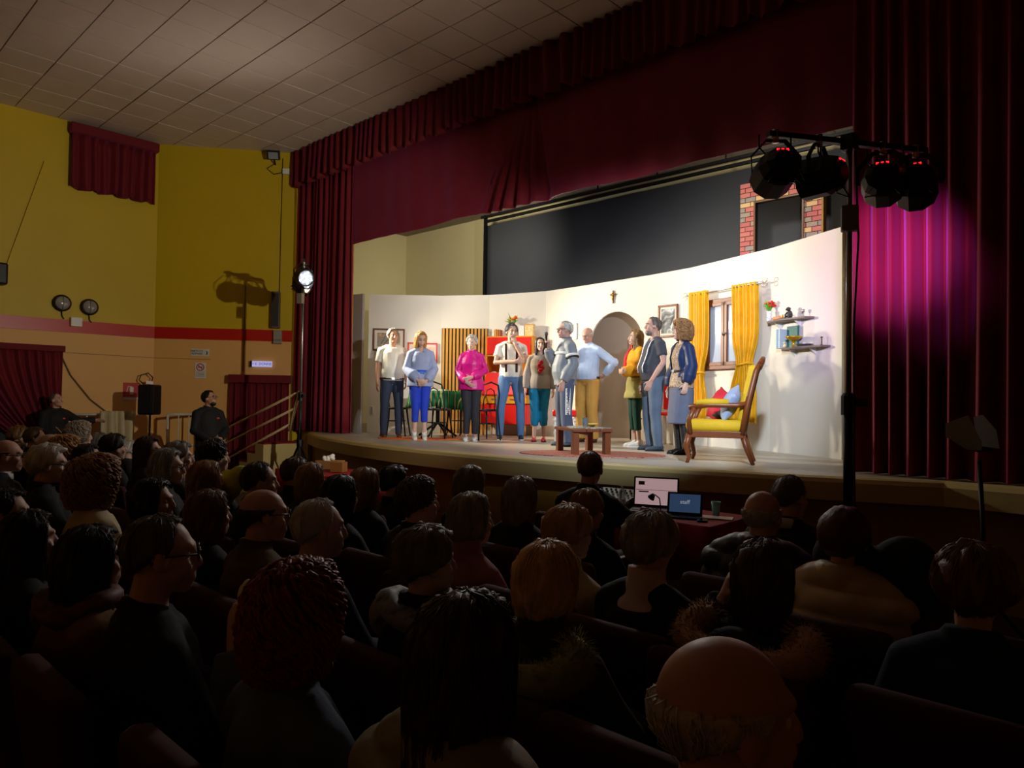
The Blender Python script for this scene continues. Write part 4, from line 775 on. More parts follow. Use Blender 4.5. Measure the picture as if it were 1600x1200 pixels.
for c, d_ in (((-.12, .195), (.05, .03)), ((0, .14), (.33, .003)), ((-.1, .125), (.08, .01))): b = MB(); b.box(on_lid(c[0], c[1], -.0105), (d_[0], .002, d_[1]), m=R); b.build('screen_item', m_scrl, ld)
gl = thing('gooseneck_lamp', 'small black gooseneck lamp in front of the laptop screen', 'lamp', (-2.93, 4.84, TZ), 0)
b = MB(); b.tube([(0, 0, .0), (.0, 0, .08), (-.01, 0, .14), (-.05, 0, .165)], .005, 6); b.build('neck', m_can, gl, True); b = MB(); b.lathe((-.075, 0, .15), [(.014, .02), (.03, -.02)], 12, Matrix.Rotation(.7, 3, 'Y')); b.build('shade', m_can, gl); b = MB(); b.lathe((0, 0, 0), [(.03, 0), (.03, .012)], 12); b.build('foot', m_can, gl)
tt = thing('tablet', 'small dark tablet computer with a blue screen on the sound desk', 'tablet', (-2.78, 4.93, TZ), .42)
R = Matrix.Rotation(-.4, 3, 'X'); MB().box((0, .02, .006), (.27, .17, .012)).build('case_base', m_can, tt, bevel=.004)
b = MB(); b.box(Vector((0, .06, .012))+R@Vector((0, 0, .09)), (.27, .012, .18), m=R); tl = b.build('slab', m_can, tt, bevel=.004)
b = MB(); b.box(Vector((0, .06, .012))+R@Vector((0, -.0075, .092)), (.235, .003, .145), m=R); b.build('screen', mat('tablet_screen', (60, 84, 120), .3, 0, emit=(66, 92, 130), estr=.35), tl)
t_ = wtext(tt, 'staff', .045, mat('screen_white', (220, 230, 240), .4, 0, emit=(220, 230, 240), estr=.3), 0, 0, 0); M4 = (R @ TXR).to_4x4(); M4.translation = Vector((0, .06, .012))+R@Vector((0, -.010, .1)); t_.matrix_basis = M4
put(MB().lathe((0, 0, 0), [(.026, 0), (.037, .11), (.034, .11), (.024, .006)], 16), 'plastic_cup', mat('aqua_plastic', (150, 230, 232), .3, .03), (-2.66, 5.22, TZ), 0, 'aqua plastic cup on the sound desk', 'cup')
put(MB().box((0, 0, .004), (.26, .13, .008)), 'paper_sheets', m_white, (-2.6, 5.1, TZ), .35, 'white sheets of paper beside the aqua cup', 'paper', None, False)
put(MB().box((0, 0, .005), (.075, .15, .01)), 'mobile_phone', mat('phone_glass', (30, 32, 36), .15, 0), (-2.62, 4.92, TZ), .5, 'dark mobile phone on the sound desk near the tablet', 'phone', None, False, .003)
put(MB().lathe((0, 0, 0), [(.03, 0), (.032, .14), (.012, .18), (.012, .2)], 14), 'water_bottle', mat('clear_plastic', (210, 224, 230), .08, 0, trans=.8), (-3.3, 4.86, TZ), 0, 'clear water bottle beside the laptop', 'bottle')
# ------------------------------------------------------------------ people: shapes
_TS = bpy.data.scenes.new('remesh_scratch')
def remesh(mb, name, m, voxel=.009, smooth=4, dec=None, fn=None):
    me0 = mb.mesh('tmp', m); o = bpy.data.objects.new('tmp', me0); _TS.collection.objects.link(o)
    r = o.modifiers.new('r', 'REMESH'); r.mode = 'VOXEL'; r.voxel_size = voxel; r.use_smooth_shade = True
    s = o.modifiers.new('s', 'SMOOTH'); s.iterations = smooth; s.factor = .5
    if dec: d = o.modifiers.new('d', 'DECIMATE'); d.ratio = dec
    with bpy.context.temp_override(scene=_TS, view_layer=_TS.view_layers[0]): dg = bpy.context.evaluated_depsgraph_get(); dg.update()
    me = bpy.data.meshes.new_from_object(o.evaluated_get(dg)); me.name = name
    bpy.data.objects.remove(o); bpy.data.meshes.remove(me0)
    if fn is not None:
        n = len(me.vertices); co = np.empty(n*3); no = np.empty(n*3); me.vertices.foreach_get('co', co); me.vertices.foreach_get('normal', no)
        P = co.reshape(-1, 3); N = no.reshape(-1, 3); P = fn(P, N); me.vertices.foreach_set('co', P.ravel()); me.update()
    me.polygons.foreach_set('use_smooth', [True]*len(me.polygons))
    if not me.materials: me.materials.append(m)
    return me
def V(*a): return Vector(a)
def wrinkle(amp=.006, sc=3., seed=0):
    def fn(P, N): return P+N*(amp*sines(P*np.array([1, 1, .6]), sc, 7, seed))[:, None]
    return fn
def puff(amp=.02, pitch=.09):
    def fn(P, N): return P+N*(amp*np.abs(np.sin(P[:, 2]/pitch*math.pi+.12*np.sin(P[:, 0]*5)))**.55+.004*sines(P, 5., 5, 2))[:, None]
    return fn
TORSO = {'m': [(0, .165, .115), (.15, .165, .118), (.35, .15, .112), (.6, .168, .12), (.78, .165, .11), (.9, .118, .082), (1, .062, .06)],
         'f': [(0, .168, .118), (.15, .168, .115), (.35, .128, .098), (.62, .150, .122), (.78, .145, .102), (.9, .1, .075), (1, .054, .052)]}
def trad(sex, s, belly=0.):
    T = TORSO[sex]
    for (a, x0, y0), (b, x1, y1) in zip(T, T[1:]):
        if a <= s <= b: k = (s-a)/(b-a); return x0+(x1-x0)*k+belly*.35*math.exp(-((s-.28)/.22)**2), y0+(y1-y0)*k+belly*math.exp(-((s-.28)/.22)**2)
    return T[-1][1:]
def joints(sex='m', seated=False, R=None, L=None, lean=0., legs=.1, scale=1.):
    sh = .178 if sex == 'm' else .152
    J = {}
    if seated:
        J.update(pel=V(0, 0, .49), neck=V(0, -.03+lean, 1.015), hip=V(.09, .02, .50), knee=V(.12, .44, .52), ank=V(.12, .43, .09), sho=V(sh, -.03+lean*.9, .925), head=V(0, .01+lean, 1.165))
        d = dict(E=(.235, .06, .73), W=(.1, .28, .62), d=(-.35, .9, -.15), th=(-.8, .3, .4))
    else:
        J.update(pel=V(0, 0, .92), neck=V(0, -.015+lean, 1.465), hip=V(.088, 0, .9), knee=V(legs, .02, .49), ank=V(legs+.01, -.02, .085), sho=V(sh, -.015+lean*.9, 1.375), head=V(0, .02+lean, 1.615))
        d = dict(E=(.225, -.02, 1.13), W=(.235, .05, .875), d=(0, .15, -1), th=(-.2, 1, 0))
    for k, a in (('R', R), ('L', L)):
        a = dict(a or d); sg = 1 if k == 'R' else -1
        J[k] = {q: V(v[0]*sg, v[1], v[2]) for q, v in a.items() if q != 'curl'}; J[k]['curl'] = a.get('curl', .35)
    return J
def spine(J, s): return J['pel'].lerp(J['neck'], s)
def hand(b, W, d, th, sg, curl=.35):
    d = d.normalized(); th = (th-d*th.dot(d)).normalized(); n = d.cross(th)*(-sg)
    b.tube([W-d*.02, W+d*.02, W+d*.06, W+d*.095], [(.024, .019), (.034, .017), (.041, .015), (.039, .012)], 10, ref=th)
    for k, (o, ln) in enumerate(((.03, .066), (.0105, .076), (-.0105, .071), (-.03, .055))):
        p = W+d*.088+th*o; pts = [p-d*.02, p]; a = curl*.6; dd = d
        for q in range(3):
            dd = (d*math.cos(a)+n*math.sin(a)).normalized(); p = p+dd*(ln*(.42, .32, .26)[q]); pts.append(p); a += curl
        b.tube(pts, [.0095, .0095, .009, .0085, .007], 7)
    p = W+d*.03+th*.03; dd = (d*.65+th*.65+n*.35).normalized(); b.tube([p-th*.015, p, p+dd*.035, p+dd*.035+(dd+d*.6).normalized()*.03], [.012, .0125, .0105, .008], 7)
def head_prims(b, C, Rh, sex='m', chin=1.):
    def P(x, y, z): return C+Rh@V(x, y, z)
    f = 1. if sex == 'm' else .95
    b.ell(P(0, -.015, .025), (.077*f, .096*f, .088), Rh, 18, 12); b.ell(P(0, .02, -.035), (.061*f, .066, .078), Rh, 16, 10); b.ell(P(0, .056, -.092), (.034*f, .03*chin, .024), Rh, 10, 8)
    b.ell(P(0, .073, .027), (.05*f, .02, .013), Rh, 10, 7)
    b.tube([P(0, .084, .012), P(0, .097, -.012), P(0, .103, -.032), P(0, .084, -.04)], [.008, .0115, .0155, .01], 8)
    b.ell(P(0, .084, -.064), (.025*f, .012, .006), Rh, 8, 6); b.ell(P(0, .083, -.075), (.022*f, .011, .006), Rh, 8, 6)
    for s in (-1, 1):
        b.ell(P(s*.038*f, .062, -.03), (.023, .02, .022), Rh, 8, 6); b.ell(P(s*.079*f, -.005, -.008), (.011, .024, .033), Rh @ Matrix.Rotation(s*.25, 3, 'Z'), 8, 7)
def rothead(yaw, pitch): return Matrix.Rotation(yaw, 3, 'Z') @ Matrix.Rotation(pitch, 3, 'X')
def body_mesh(name, J, Rh, sex, m, voxel=.008, belly=0., dec=None, barelegs=True):
    b = MB(); C = J['head']
    head_prims(b, C, Rh, sex)
    nk = J['neck']; b.tube([spine(J, .82), nk+V(0, 0, -.02), nk+V(0, .006, .04), C+Rh@V(0, -.02, -.03)], [.075, .062 if sex == 'm' else .052, .054 if sex == 'm' else .045, .05], 12)
    ss = [0, .15, .35, .5, .62, .78, .9, 1]; b.tube([spine(J, s)+V(0, belly*.5*math.exp(-((s-.28)/.22)**2), 0) for s in ss], [tuple(.92*v for v in trad(sex, s, belly)) for s in ss], 16, ref=(1, 0, 0))
    b.ell(J['pel'], (.155, .105, .1))
    w = 1. if sex == 'm' else .86
    for k, sg in (('R', 1), ('L', -1)):
        a = J[k]; S = V(J['sho'].x*sg, J['sho'].y, J['sho'].z)
        b.tube([spine(J, .96)+V(sg*.02, 0, 0), S.lerp(spine(J, .96), .5)+V(0, 0, .012), S, (S+a['E'])/2, a['E'], (a['E']*.6+a['W']*.4), a['W']], [.04, .045*w, .05*w, .044*w, .037*w, .038*w, .026*w], 10)
        b.ell(a['E'], (.037*w,)*3, None, 8, 6); hand(b, a['W'], a['d'], a['th'], sg, a['curl'])
        h, kn, an = [V(J[q].x*sg, J[q].y, J[q].z) for q in ('hip', 'knee', 'ank')]
        b.tube([h, h.lerp(kn, .4), kn, kn.lerp(an, .3)+V(0, -.012, 0), an], [.085, .077, .055, .053*w, .034], 10)
        b.ell(kn, (.054,)*3, None, 8, 6); b.tube([an+V(0, -.04, -.04), an+V(0, .05, -.045), an+V(0, .14, -.06)], [.03, .034, .02], 8)
    return remesh(b, name, m, voxel, 4, dec)
def top_mesh(name, J, sex, m, hem=0., sleeve=2., infl=.012, voxel=.011, belly=0., fn=None, collar=0., neck=.93, flare=0., cuff=0., dec=None):
    b = MB(); ss = [hem]+[s for s in (0, .1, .2, .35, .5, .62, .78, .87) if s > hem+.03]+[neck]
    b.tube([spine(J, s)+V(0, belly*.5*math.exp(-((s-.28)/.22)**2), 0) for s in ss], [tuple(v+infl+flare*max(0, .4-s) for v in trad(sex, max(0, s), belly)) for s in ss], 18, ref=(1, 0, 0))
    if collar: b.tube([spine(J, .9), spine(J, 1.0)+V(0, .0, collar*.4), spine(J, 1.0)+V(0, .005, collar)], [(.1, .085), (.075, .072), (.078, .076)], 14, ref=(1, 0, 0))
    w = 1. if sex == 'm' else .86
    for k, sg in (('R', 1), ('L', -1)):
        a = J[k]; S = V(J['sho'].x*sg, J['sho'].y, J['sho'].z); ra = .049*w+infl*.9
        pts = [spine(J, .95)+V(sg*.03, 0, -.005), S.lerp(spine(J, .95), .5)+V(0, 0, .012), S]; rd = [.045+infl*.6, .05*w+infl*.8, ra*1.04]
        if sleeve <= 1: pts.append(S.lerp(a['E'], sleeve)); rd.append(ra)
        else:
            pts += [S.lerp(a['E'], .5), a['E'], a['E'].lerp(a['W'], (sleeve-1)*.6), a['E'].lerp(a['W'], sleeve-1)]; rd += [ra*.95, .042*w+infl*1.1, .042*w+infl*1.1+cuff, .03*w+infl]
        b.tube(pts, rd, 12); b.ell(S, (ra*1.0,)*3, None, 10, 8)
        if sleeve > 1: b.ell(a['E'], (.042*w+infl*1.1,)*3, None, 10, 8)
    return remesh(b, name, m, voxel, 3, dec, fn)
def trousers_mesh(name, J, sex, m, end=1., infl=.012, top=.12, voxel=.012, belly=0., fn=None, wide=0., dec=None):
    b = MB(); ss = [-.12, -.05, .0, top]; b.tube([spine(J, s) for s in ss], [(.12, .1), (.16+infl*.5, .11), tuple(v+infl for v in trad(sex, 0, belly*.4)), tuple(v+infl*.8 for v in trad(sex, max(top, 0), belly*.5))], 16, ref=(1, 0, 0))
    for sg in (1, -1):
        h, kn, an = [V(J[q].x*sg, J[q].y, J[q].z) for q in ('hip', 'knee', 'ank')]; e = an if end >= 1 else kn.lerp(an, end)
        if end >= 1: e = an+V(0, 0, -.03)
        b.tube([h+V(0, 0, .03), h.lerp(kn, .35), kn, kn.lerp(e, .5), e], [.092+infl, .082+infl, .058+infl+wide*.5, .053+infl+wide, .044+infl*.7+wide if end >= 1 else .05+infl], 12); b.ell(kn, (.058+infl+wide*.4,)*3, None, 10, 8)
    return remesh(b, name, m, voxel, 3, dec, fn)
def skirt_mesh(name, J, sex, m, endz, infl=.02, fn=None):
    b = MB(); p = J['pel']; b.tube([spine(J, .2), spine(J, .05), p+V(0, 0, -.1), V(0, .01, (p.z+endz)/2-.05), V(0, .01, endz)], [(.135+infl, .105+infl), (.165+infl, .12+infl), (.175+infl, .13+infl), (.175+infl, .14+infl), (.17+infl, .15+infl)], 18, ref=(1, 0, 0)); return remesh(b, name, m, .012, 3, None, fn)
def shoe(J, sg, m, sole, parent, low=False, boot=0.):
    an = V(J['ank'].x*sg, J['ank'].y, J['ank'].z); b = MB(); z0 = an.z-.085
    hh = .6 if low else 1.
    b.tube([an+V(0, -.075, -.045), an+V(0, -.06, -.04), an+V(0, 0, -.032), an+V(0, .07, -.048), an+V(0, .14, -.056), an+V(0, .175, -.062)], [(.012, .014), (.032, .034*hh), (.037, .042*hh), (.042, .03), (.042, .024), (.02, .012)], 12, ref=(1, 0, 0))
    if not low: b.tube([an+V(0, -.01, -.04), an+V(0, -.012, .025+boot)], [(.042, .05), (.04+boot*.06, .044+boot*.08)], 12, ref=(1, 0, 0))
    o = inst('shoe', remesh(b, 'shoe', m, .009, 3), parent)
    pr = [(an.x+.045*math.cos(a)*(1 if math.sin(a) > 0 else .8), an.y+.05+.132*math.sin(a)) for a in [6.283*k/20 for k in range(20)]]; MB().prism(pr, z0, z0+.016).build('sole', sole, o); return o
# ------------------------------------------------------------------ hair
def hair_mesh(name, m, style='short', vol=.014, length=0., front=.62, strands=120, noise=.004, seed=0, curl=0., e0=90, part=False, sexf=1.):
    """built around the head centre; front = hairline elevation factor"""
    rs = np.random.RandomState(seed); ax, ay, az = .077*sexf, .097*sexf, .089; c0 = V(0, -.015, .025); NA = 44
    def eend(a):   # elevation (deg) at which the hair ends on the skull, a=0 front
        q = abs((a+math.pi) % (2*math.pi)-math.pi)
        f = 48*front/.62
        if q < .75: return f-4*math.cos(q*4)
        if q < 1.25: return f+(-8-f)*(q-.75)/.5
        if q < 1.75: return -8-12*(q-1.25)/.5
        return -20-28*min(1, (q-1.75)/.9)
    def path(a, off, n=9, extra=True):
        e1 = eend(a); q = abs((a+math.pi) % (2*math.pi)-math.pi); pts = []
        long_ = length > 0 and q > .85
        ee = max(e1, -5) if long_ else e1
        for k in range(n):
            e = math.radians(e0+(min(ee, e0-4)-e0)*k/(n-1)); g = off*(.75+.25*math.cos(e))
            if e0 < 89 and k == 0: g = -.003
            pts.append(c0+V(math.sin(a)*math.cos(e)*(ax+g), math.cos(a)*math.cos(e)*(ay+g), math.sin(e)*(az+g)))
        if length > 0:
            last = pts[-1]; k2 = 7; ln = length*(1 if q > 1.1 else max(0., (q-.85)/.25)) if long_ else 0
            for k in range(1, k2+1):
                t = k/k2; inw = 1-.22*t*t if style == 'bob' else 1-.12*t; back = (-.03*t if q > 1.6 else 0)
                pts.append(V(last.x*(inw if style != 'long' else 1+.1*t-.25*t*t), last.y*inw+back*.6, last.z-ln*t))
        return pts
    b = MB(); outer = []; inner = []
    for i in range(NA):
        a = 2*math.pi*i/NA; outer.append(path(a, vol)); inner.append(path(a, -.006))
    n = len(outer[0]); vs = []
    for ring in outer:
        for k, p in enumerate(ring):
            nz = noise*(math.sin(p.x*90+p.z*30+seed)+math.sin(p.y*110-p.z*50+seed*2)+math.sin((p.x+p.y)*160+p.z*20)); d = (p-c0); d.z *= .5
            vs.append(p+d.normalized()*nz)
    for ring in inner: vs += ring
    N0 = NA*n; fs = []
    for i in range(NA):
        j = (i+1) % NA
        qa = abs((2*math.pi*(i+.5)/NA+math.pi) % (2*math.pi)-math.pi)
        if e0 < 89 and qa < 1.2: continue
        for k in range(n-1): fs.append((i*n+k, j*n+k, j*n+k+1, i*n+k+1)); fs.append((N0+i*n+k, N0+i*n+k+1, N0+j*n+k+1, N0+j*n+k))
        fs.append((i*n+n-1, j*n+n-1, N0+j*n+n-1, N0+i*n+n-1))
        if e0 < 89: fs.append((i*n, N0+i*n, N0+j*n, j*n))
    b.add(vs, fs)
    for s in range(strands):
        a = rs.uniform(0, 2*math.pi)
        if e0 < 89: a = rs.uniform(1.25, 2*math.pi-1.25)
        off = vol+rs.uniform(-.002, .005); pp = path(a+rs.normal()*.05, off); k0 = rs.randint(0, max(1, n-5)); pts = pp[k0:]
        if (pts[0]-pts[-1]).length < .02: continue
        if curl > 0:
            ph = rs.uniform(0, 6.28); q = []
            for k, p in enumerate(pts):
                for h in (0, .5):
                    p2 = p if h == 0 or k == len(pts)-1 else (p+pts[k+1])/2; an = ph+(k+h)*2.4; u = (p2-c0).normalized(); t = u.cross(V(0, 0, 1)).normalized(); q.append(p2+t*(curl*math.cos(an))+u*(curl*(.6+math.sin(an))))
            pts = q
        else: pts = [p+V(*(rs.normal(size=3)*.0025)) for p in pts]
        r = .0016 if curl == 0 else .0065
        m_ = len(pts); b.tube(pts, [r*(1-.6*k/m_) for k in range(m_)], 3 if curl == 0 else 5)
    if curl > 0:
        for s in range(int(strands*.8)):
            pp = path(rs.uniform(0, 2*math.pi), vol+.004); p = pp[rs.randint(0, len(pp))]; r = rs.uniform(.7, 1.3)*curl*1.15
            b.ell(p+V(*(rs.normal(size=3)*.004)), (r, r, r*rs.uniform(.8, 1.5)), Euler(tuple(rs.uniform(0, 3, 3))).to_matrix(), 6, 5)
    return b.mesh(name, m, True)
def ponytail(b, L=.28):
    b.tube([V(0, -.1, .03), V(0, -.135, .02), V(0, -.15, -.06), V(.01, -.14, -.06-L*.5), V(.015, -.125, -.06-L)], [.02, .026, .034, .03, .008], 10)
def fur_ring(name, m, pts, r=.05, n=1400, ln=.035, seed=0):
    rs = np.random.RandomState(seed); b = MB(); b.tube(pts, [r*.7]+[r]*(len(pts)-2)+[r*.7], 10)
    P = [Vector(p) for p in pts]
    for k in range(n):
        t = rs.uniform(0, len(P)-1.001); i = int(t); p = P[i].lerp(P[i+1], t-i); d = Vector(rs.normal(size=3)).normalized(); q = p+d*r*.95; e = q+d*ln*rs.uniform(.6, 1.2)+V(0, 0, -.008); u = d.orthogonal().normalized()*.0022
        b.add([q+u, q-u, q+d.cross(u), e], [(0, 1, 3), (1, 2, 3), (2, 0, 3)])
    return b.mesh(name, m, True)
# ------------------------------------------------------------------ face extras
m_eyew = mat('eye_white', (235, 230, 225), .2, 0); m_iris = mat('dark_iris', (40, 26, 18), .15, 0)
_eb = MB(); _eb.ell((0, 0, 0), (.0125, .0125, .0125), Matrix.Rotation(-math.pi/2, 3, 'X'), 12, 9)
_eb.mi = [1 if sum((Vector(_eb.v[i]) for i in f), Vector())[1]/len(f) > .0095 else 0 for f in _eb.f]
EYE = _eb.mesh('eye', [m_eyew, m_iris], True)
def face(parent, C, Rh, brow, lips=None, sexf=1.):
    for s in (-1, 1):
        e = inst('eye', EYE, parent, C+Rh@V(s*.031*sexf, .0625, .003), Rh.to_euler())
        if brow: b = MB(); b.tube([C+Rh@V(s*.014, .089, .024), C+Rh@V(s*.032, .086, .03), C+Rh@V(s*.05, .07, .025)], [(.003, .005), (.003, .006), (.002, .003)], 6); b.build('eyebrow', brow, parent, True)
    if lips: b = MB(); b.tube([C+Rh@V(-.024, .083, -.068), C+Rh@V(0, .0965, -.068), C+Rh@V(.024, .083, -.068)], [(.003, .004), (.006, .009), (.003, .004)], 8); b.build('lips', lips, parent, True)
def glasses(parent, C, Rh, m):
    b = MB()
    for s in (-1, 1):
        b.tube([C+Rh@V(s*.033+.026*math.cos(a), .1-.004*abs(math.cos(a)), .003+.02*math.sin(a)) for a in [6.283*k/16 for k in range(16)]], .0028, 6, closed=True)
        b.tube([C+Rh@V(s*.058, .096, .008), C+Rh@V(s*.08, .04, .01), C+Rh@V(s*.082, -.015, .008), C+Rh@V(s*.08, -.03, -.012)], .0026, 6)
    b.tube([C+Rh@V(-.008, .1, .006), C+Rh@V(0, .104, .009), C+Rh@V(.008, .1, .006)], .0026, 6)
    return b.build('glasses', m, parent, True)
def setmat(o, m):
    for s in o.material_slots: s.link = 'OBJECT'; s.material = m
    return o
m_skin = mat('skin_warm', (204, 166, 146), .5, .06, 14, .03); m_skin2 = mat('skin_tan', (190, 140, 112), .5, .06, 14, .03); m_skinr = mat('skin_ruddy', (200, 152, 134), .5, .06, 14, .03)
m_lip = mat('lip_tone', (180, 84, 78), .4, .05); HM = {}
def hairm(nm, c): return mat('hair_'+nm, c, .45, .3, 40, .2, spec=.5, bscale=90)
def cl(nm, c, **k): return mat('cloth_'+nm, c, k.pop('rough', .8), k.pop('var', .12), k.pop('scale', 14), k.pop('bump', .1), **k)
# ------------------------------------------------------------------ performers on the stage
m_blacks = mat('black_sole', (26, 26, 28), .6, .05); m_belt = mat('dark_leather', (44, 30, 24), .5, .1)
DOWN = dict(E=(.225, -.02, 1.13), W=(.235, .05, .875), d=(0, .15, -1), th=(-.2, 1, 0), curl=.3)
CLASPR = dict(E=(.225, .0, 1.14), W=(.055, .2, .955), d=(-.75, .2, -.45), th=(-.2, .5, .8), curl=.45)
CLASPL = dict(E=(.225, .0, 1.14), W=(.085, .17, .945), d=(-.75, .2, -.55), th=(-.2, .5, .8), curl=.4)
def root(label, feet, ang, h, me, group='performers on the stage', z=ZS, name='person', cat='person'):
    p = atZ(feet[0], feet[1], z) if len(feet) == 2 else Vector(feet)
    o = bpy.data.objects.new(name, me); COL.objects.link(o); o.location = (p.x, p.y, z); o.rotation_euler = (0, 0, math.atan2(p.x, -p.y)+math.radians(ang)); k = h/1.725; o.scale = (k, k, k)
    return tag(o, label, cat, group)
def figure(label, feet, ang, h, sex, R=None, L=None, hd=(0, 0), skin=None, belly=0., lean=0., legs=.1, brow=None, lips=None, group='performers on the stage', z=ZS, voxel=.0075):
    J = joints(sex, False, R, L, lean, legs); Rh = rothead(math.radians(hd[0]), math.radians(hd[1]))
    o = root(label, feet, ang, h, body_mesh('person', J, Rh, sex, skin or m_skin, voxel, belly), group, z)
    face(o, J['head'], Rh, brow, lips, 1. if sex == 'm' else .95)
    return o, J, Rh
def put_hair(o, J, Rh, me):
    h = inst('hair', me, o, J['head'], Rh.to_euler()); return h
def suspenders(o, J, m, belly=0., infl=.02, sex='m'):
    for sg in (-1, 1):
        pts = []
        for s in (.16, .3, .45, .6, .75, .87, .915):
            rx, ry = trad(sex, s, belly); x = .075+.01*s; yy = (ry+infl)*math.sqrt(max(.02, 1-(x/(rx+infl))**2)); c = spine(J, s)+V(0, belly*.5*math.exp(-((s-.28)/.22)**2), 0); pts.append(c+V(sg*x, yy+.002, 0))
        top = spine(J, .95)+V(sg*.085, 0, .035); pts.append(top)
        for s in (.87, .7, .5, .3, .16):
            rx, ry = trad(sex, s, 0); c = spine(J, s); pts.append(c+V(sg*(.02+.06*s), -(ry+infl)+.002, 0))
        b = MB(); b.tube(pts, [(.017, .004)]*len(pts), 6, ref=(1, 0, 0)); b.build('suspender', m, o, True)
def belt(o, J, m, s=.13, sex='m', infl=.02, buckle=True, belly=0.):
    rx, ry = trad(sex, s, belly*.5); c = spine(J, s); b = MB(); b.tube([c+V((rx+infl)*math.cos(a), (ry+infl)*math.sin(a), 0) for a in [6.283*k/28 for k in range(28)]], [(.004, .018)]*28, 6, ref=(1, 0, 0), closed=True); bo = b.build('belt', m, o, True)
    if buckle: MB().box(c+V(0, ry+infl+.005, 0), (.045, .008, .038)).build('buckle', m_chrome, bo, bevel=.003)
jeans_d = cl('dark_denim', (44, 54, 74)); jeans_b = cl('blue_denim', (96, 132, 180), var=.25, scale=5); jeans_g = cl('worn_denim', (92, 108, 128), var=.3, scale=5)
# P1
o, J, Rh = figure('man in white T-shirt and dark jeans, leftmost of the performers', (611, 684), 6, 1.71, 'm', DOWN, dict(E=(.235, -.03, 1.14), W=(.215, .06, .9), d=(-.1, .35, -1), th=(-.2, 1, 0), curl=.5), (14, 0), m_skin2, .03, legs=.11, brow=hairm('grey', (120, 116, 110)))
put_hair(o, J, Rh, hair_mesh('hair', hairm('grey', (120, 116, 110)), 'short', .012, seed=1)); inst('t_shirt', top_mesh('t_shirt', J, 'm', cl('white_cotton', (226, 222, 206)), -.02, .72, .016, belly=.03, fn=wrinkle(.006, 3, 1)), o)
inst('jeans', trousers_mesh('jeans', J, 'm', jeans_d, fn=wrinkle(.006, 4, 2)), o); belt(o, J, m_belt, .03, infl=.026)
for s in (1, -1): shoe(J, s, mat('brown_leather', (96, 50, 28), .35, .1), m_blacks, o)
# P2
o, J, Rh = figure('woman with long blonde hair, grey blue blouse and bright blue leggings', (655, 687), 4, 1.62, 'f', CLASPR, CLASPL, (12, -16), m_skin, 0, legs=.07, brow=hairm('brown', (96, 62, 34)), lips=m_lip)
put_hair(o, J, Rh, hair_mesh('hair', hairm('blonde', (188, 140, 70)), 'long', .022, .24, .55, 260, .005, 2, sexf=.97)); inst('blouse', top_mesh('blouse', J, 'f', cl('grey_blue_cotton', (150, 162, 196)), -.12, 1.95, .03, fn=wrinkle(.009, 3, 3), flare=.04, cuff=.025, neck=.9), o)
b = MB(); b.tube([spine(J, .36), spine(J, .3), spine(J, .2)], [(.165, .135), (.168, .138), (.178, .142)], 24, ref=(1, 0, 0)); bo = b.build('sash', cl('royal_blue_satin', (44, 96, 200), rough=.4, bump=.3), o, True)
inst('leggings', trousers_mesh('leggings', J, 'f', cl('royal_blue_jersey', (34, 62, 190)), .5, .006), o)
for s in (1, -1):
    shoe(J, s, mat('white_canvas', (226, 222, 206), .7, .08), m_white, o); an = V(J['ank'].x*s, J['ank'].y, J['ank'].z); b = MB(); b.tube([an+V(0, -.005, -.02), an+V(0, -.01, .09)], [(.042, .045), (.04, .043)], 12); b.build('sock', mat('white_knit', (232, 230, 224), .9, .05), o, True)
# P3
o, J, Rh = figure('woman with short silver hair, magenta satin shirt and black trousers', (735, 689), -6, 1.57, 'f', CLASPR, dict(E=(.225, .02, 1.16), W=(.03, .2, 1.04), d=(-.8, .2, -.3), th=(-.1, .4, .9), curl=.4), (-8, -4), m_skin, .015, legs=.065, brow=hairm('silver', (190, 188, 182)), lips=m_lip)
put_hair(o, J, Rh, hair_mesh('hair', hairm('silver', (190, 188, 182)), 'short', .02, 0, .5, 200, .005, 3, sexf=.97)); inst('satin_shirt', top_mesh('satin_shirt', J, 'f', cl('magenta_satin', (206, 20, 130), rough=.35, bump=.2), -.16, 1.95, .024, fn=wrinkle(.009, 3.4, 4), collar=.035, flare=.05, cuff=.015), o)
inst('trousers', trousers_mesh('trousers', J, 'f', cl('charcoal_jersey', (44, 44, 50)), .92, .008), o)
for s in (1, -1): shoe(J, s, m_white, m_white, o, low=True)
# P4
o, J, Rh = figure('man in white T-shirt and dark suspenders holding his chin, blue jeans', (797, 687), 2, 1.80, 'm', dict(E=(.235, .06, 1.15), W=(-.06, .23, 1.16), d=(-1, .05, .05), th=(0, .2, 1), curl=.5),
               dict(E=(.2, .17, 1.17), W=(.045, .2, 1.43), d=(-.25, -.25, .9), th=(-.9, -.2, .1), curl=.9), (22, -4), m_skin, .0, legs=.15, brow=hairm('dark', (44, 36, 32)))
put_hair(o, J, Rh, hair_mesh('hair', hairm('salt_dark', (74, 74, 80)), 'short', .016, 0, .66, 160, .004, 4)); inst('t_shirt', top_mesh('t_shirt', J, 'm', cl('white_cotton', (226, 222, 206)), .02, .62, .014, fn=wrinkle(.006, 3, 5)), o)
b = MB(); C = J['head']; b.ell(C+Rh@V(0, .045, -.088), (.047, .043, .036), Rh, 14, 9); b.build('beard', hairm('salt_dark', (74, 74, 80)), o, True)
inst('jeans', trousers_mesh('jeans', J, 'm', jeans_b, fn=wrinkle(.007, 4, 6)), o); suspenders(o, J, cl('maroon_elastic', (60, 28, 36)))
for s in (1, -1): shoe(J, s, mat('navy_canvas', (36, 46, 66), .7, .1), m_white, o)
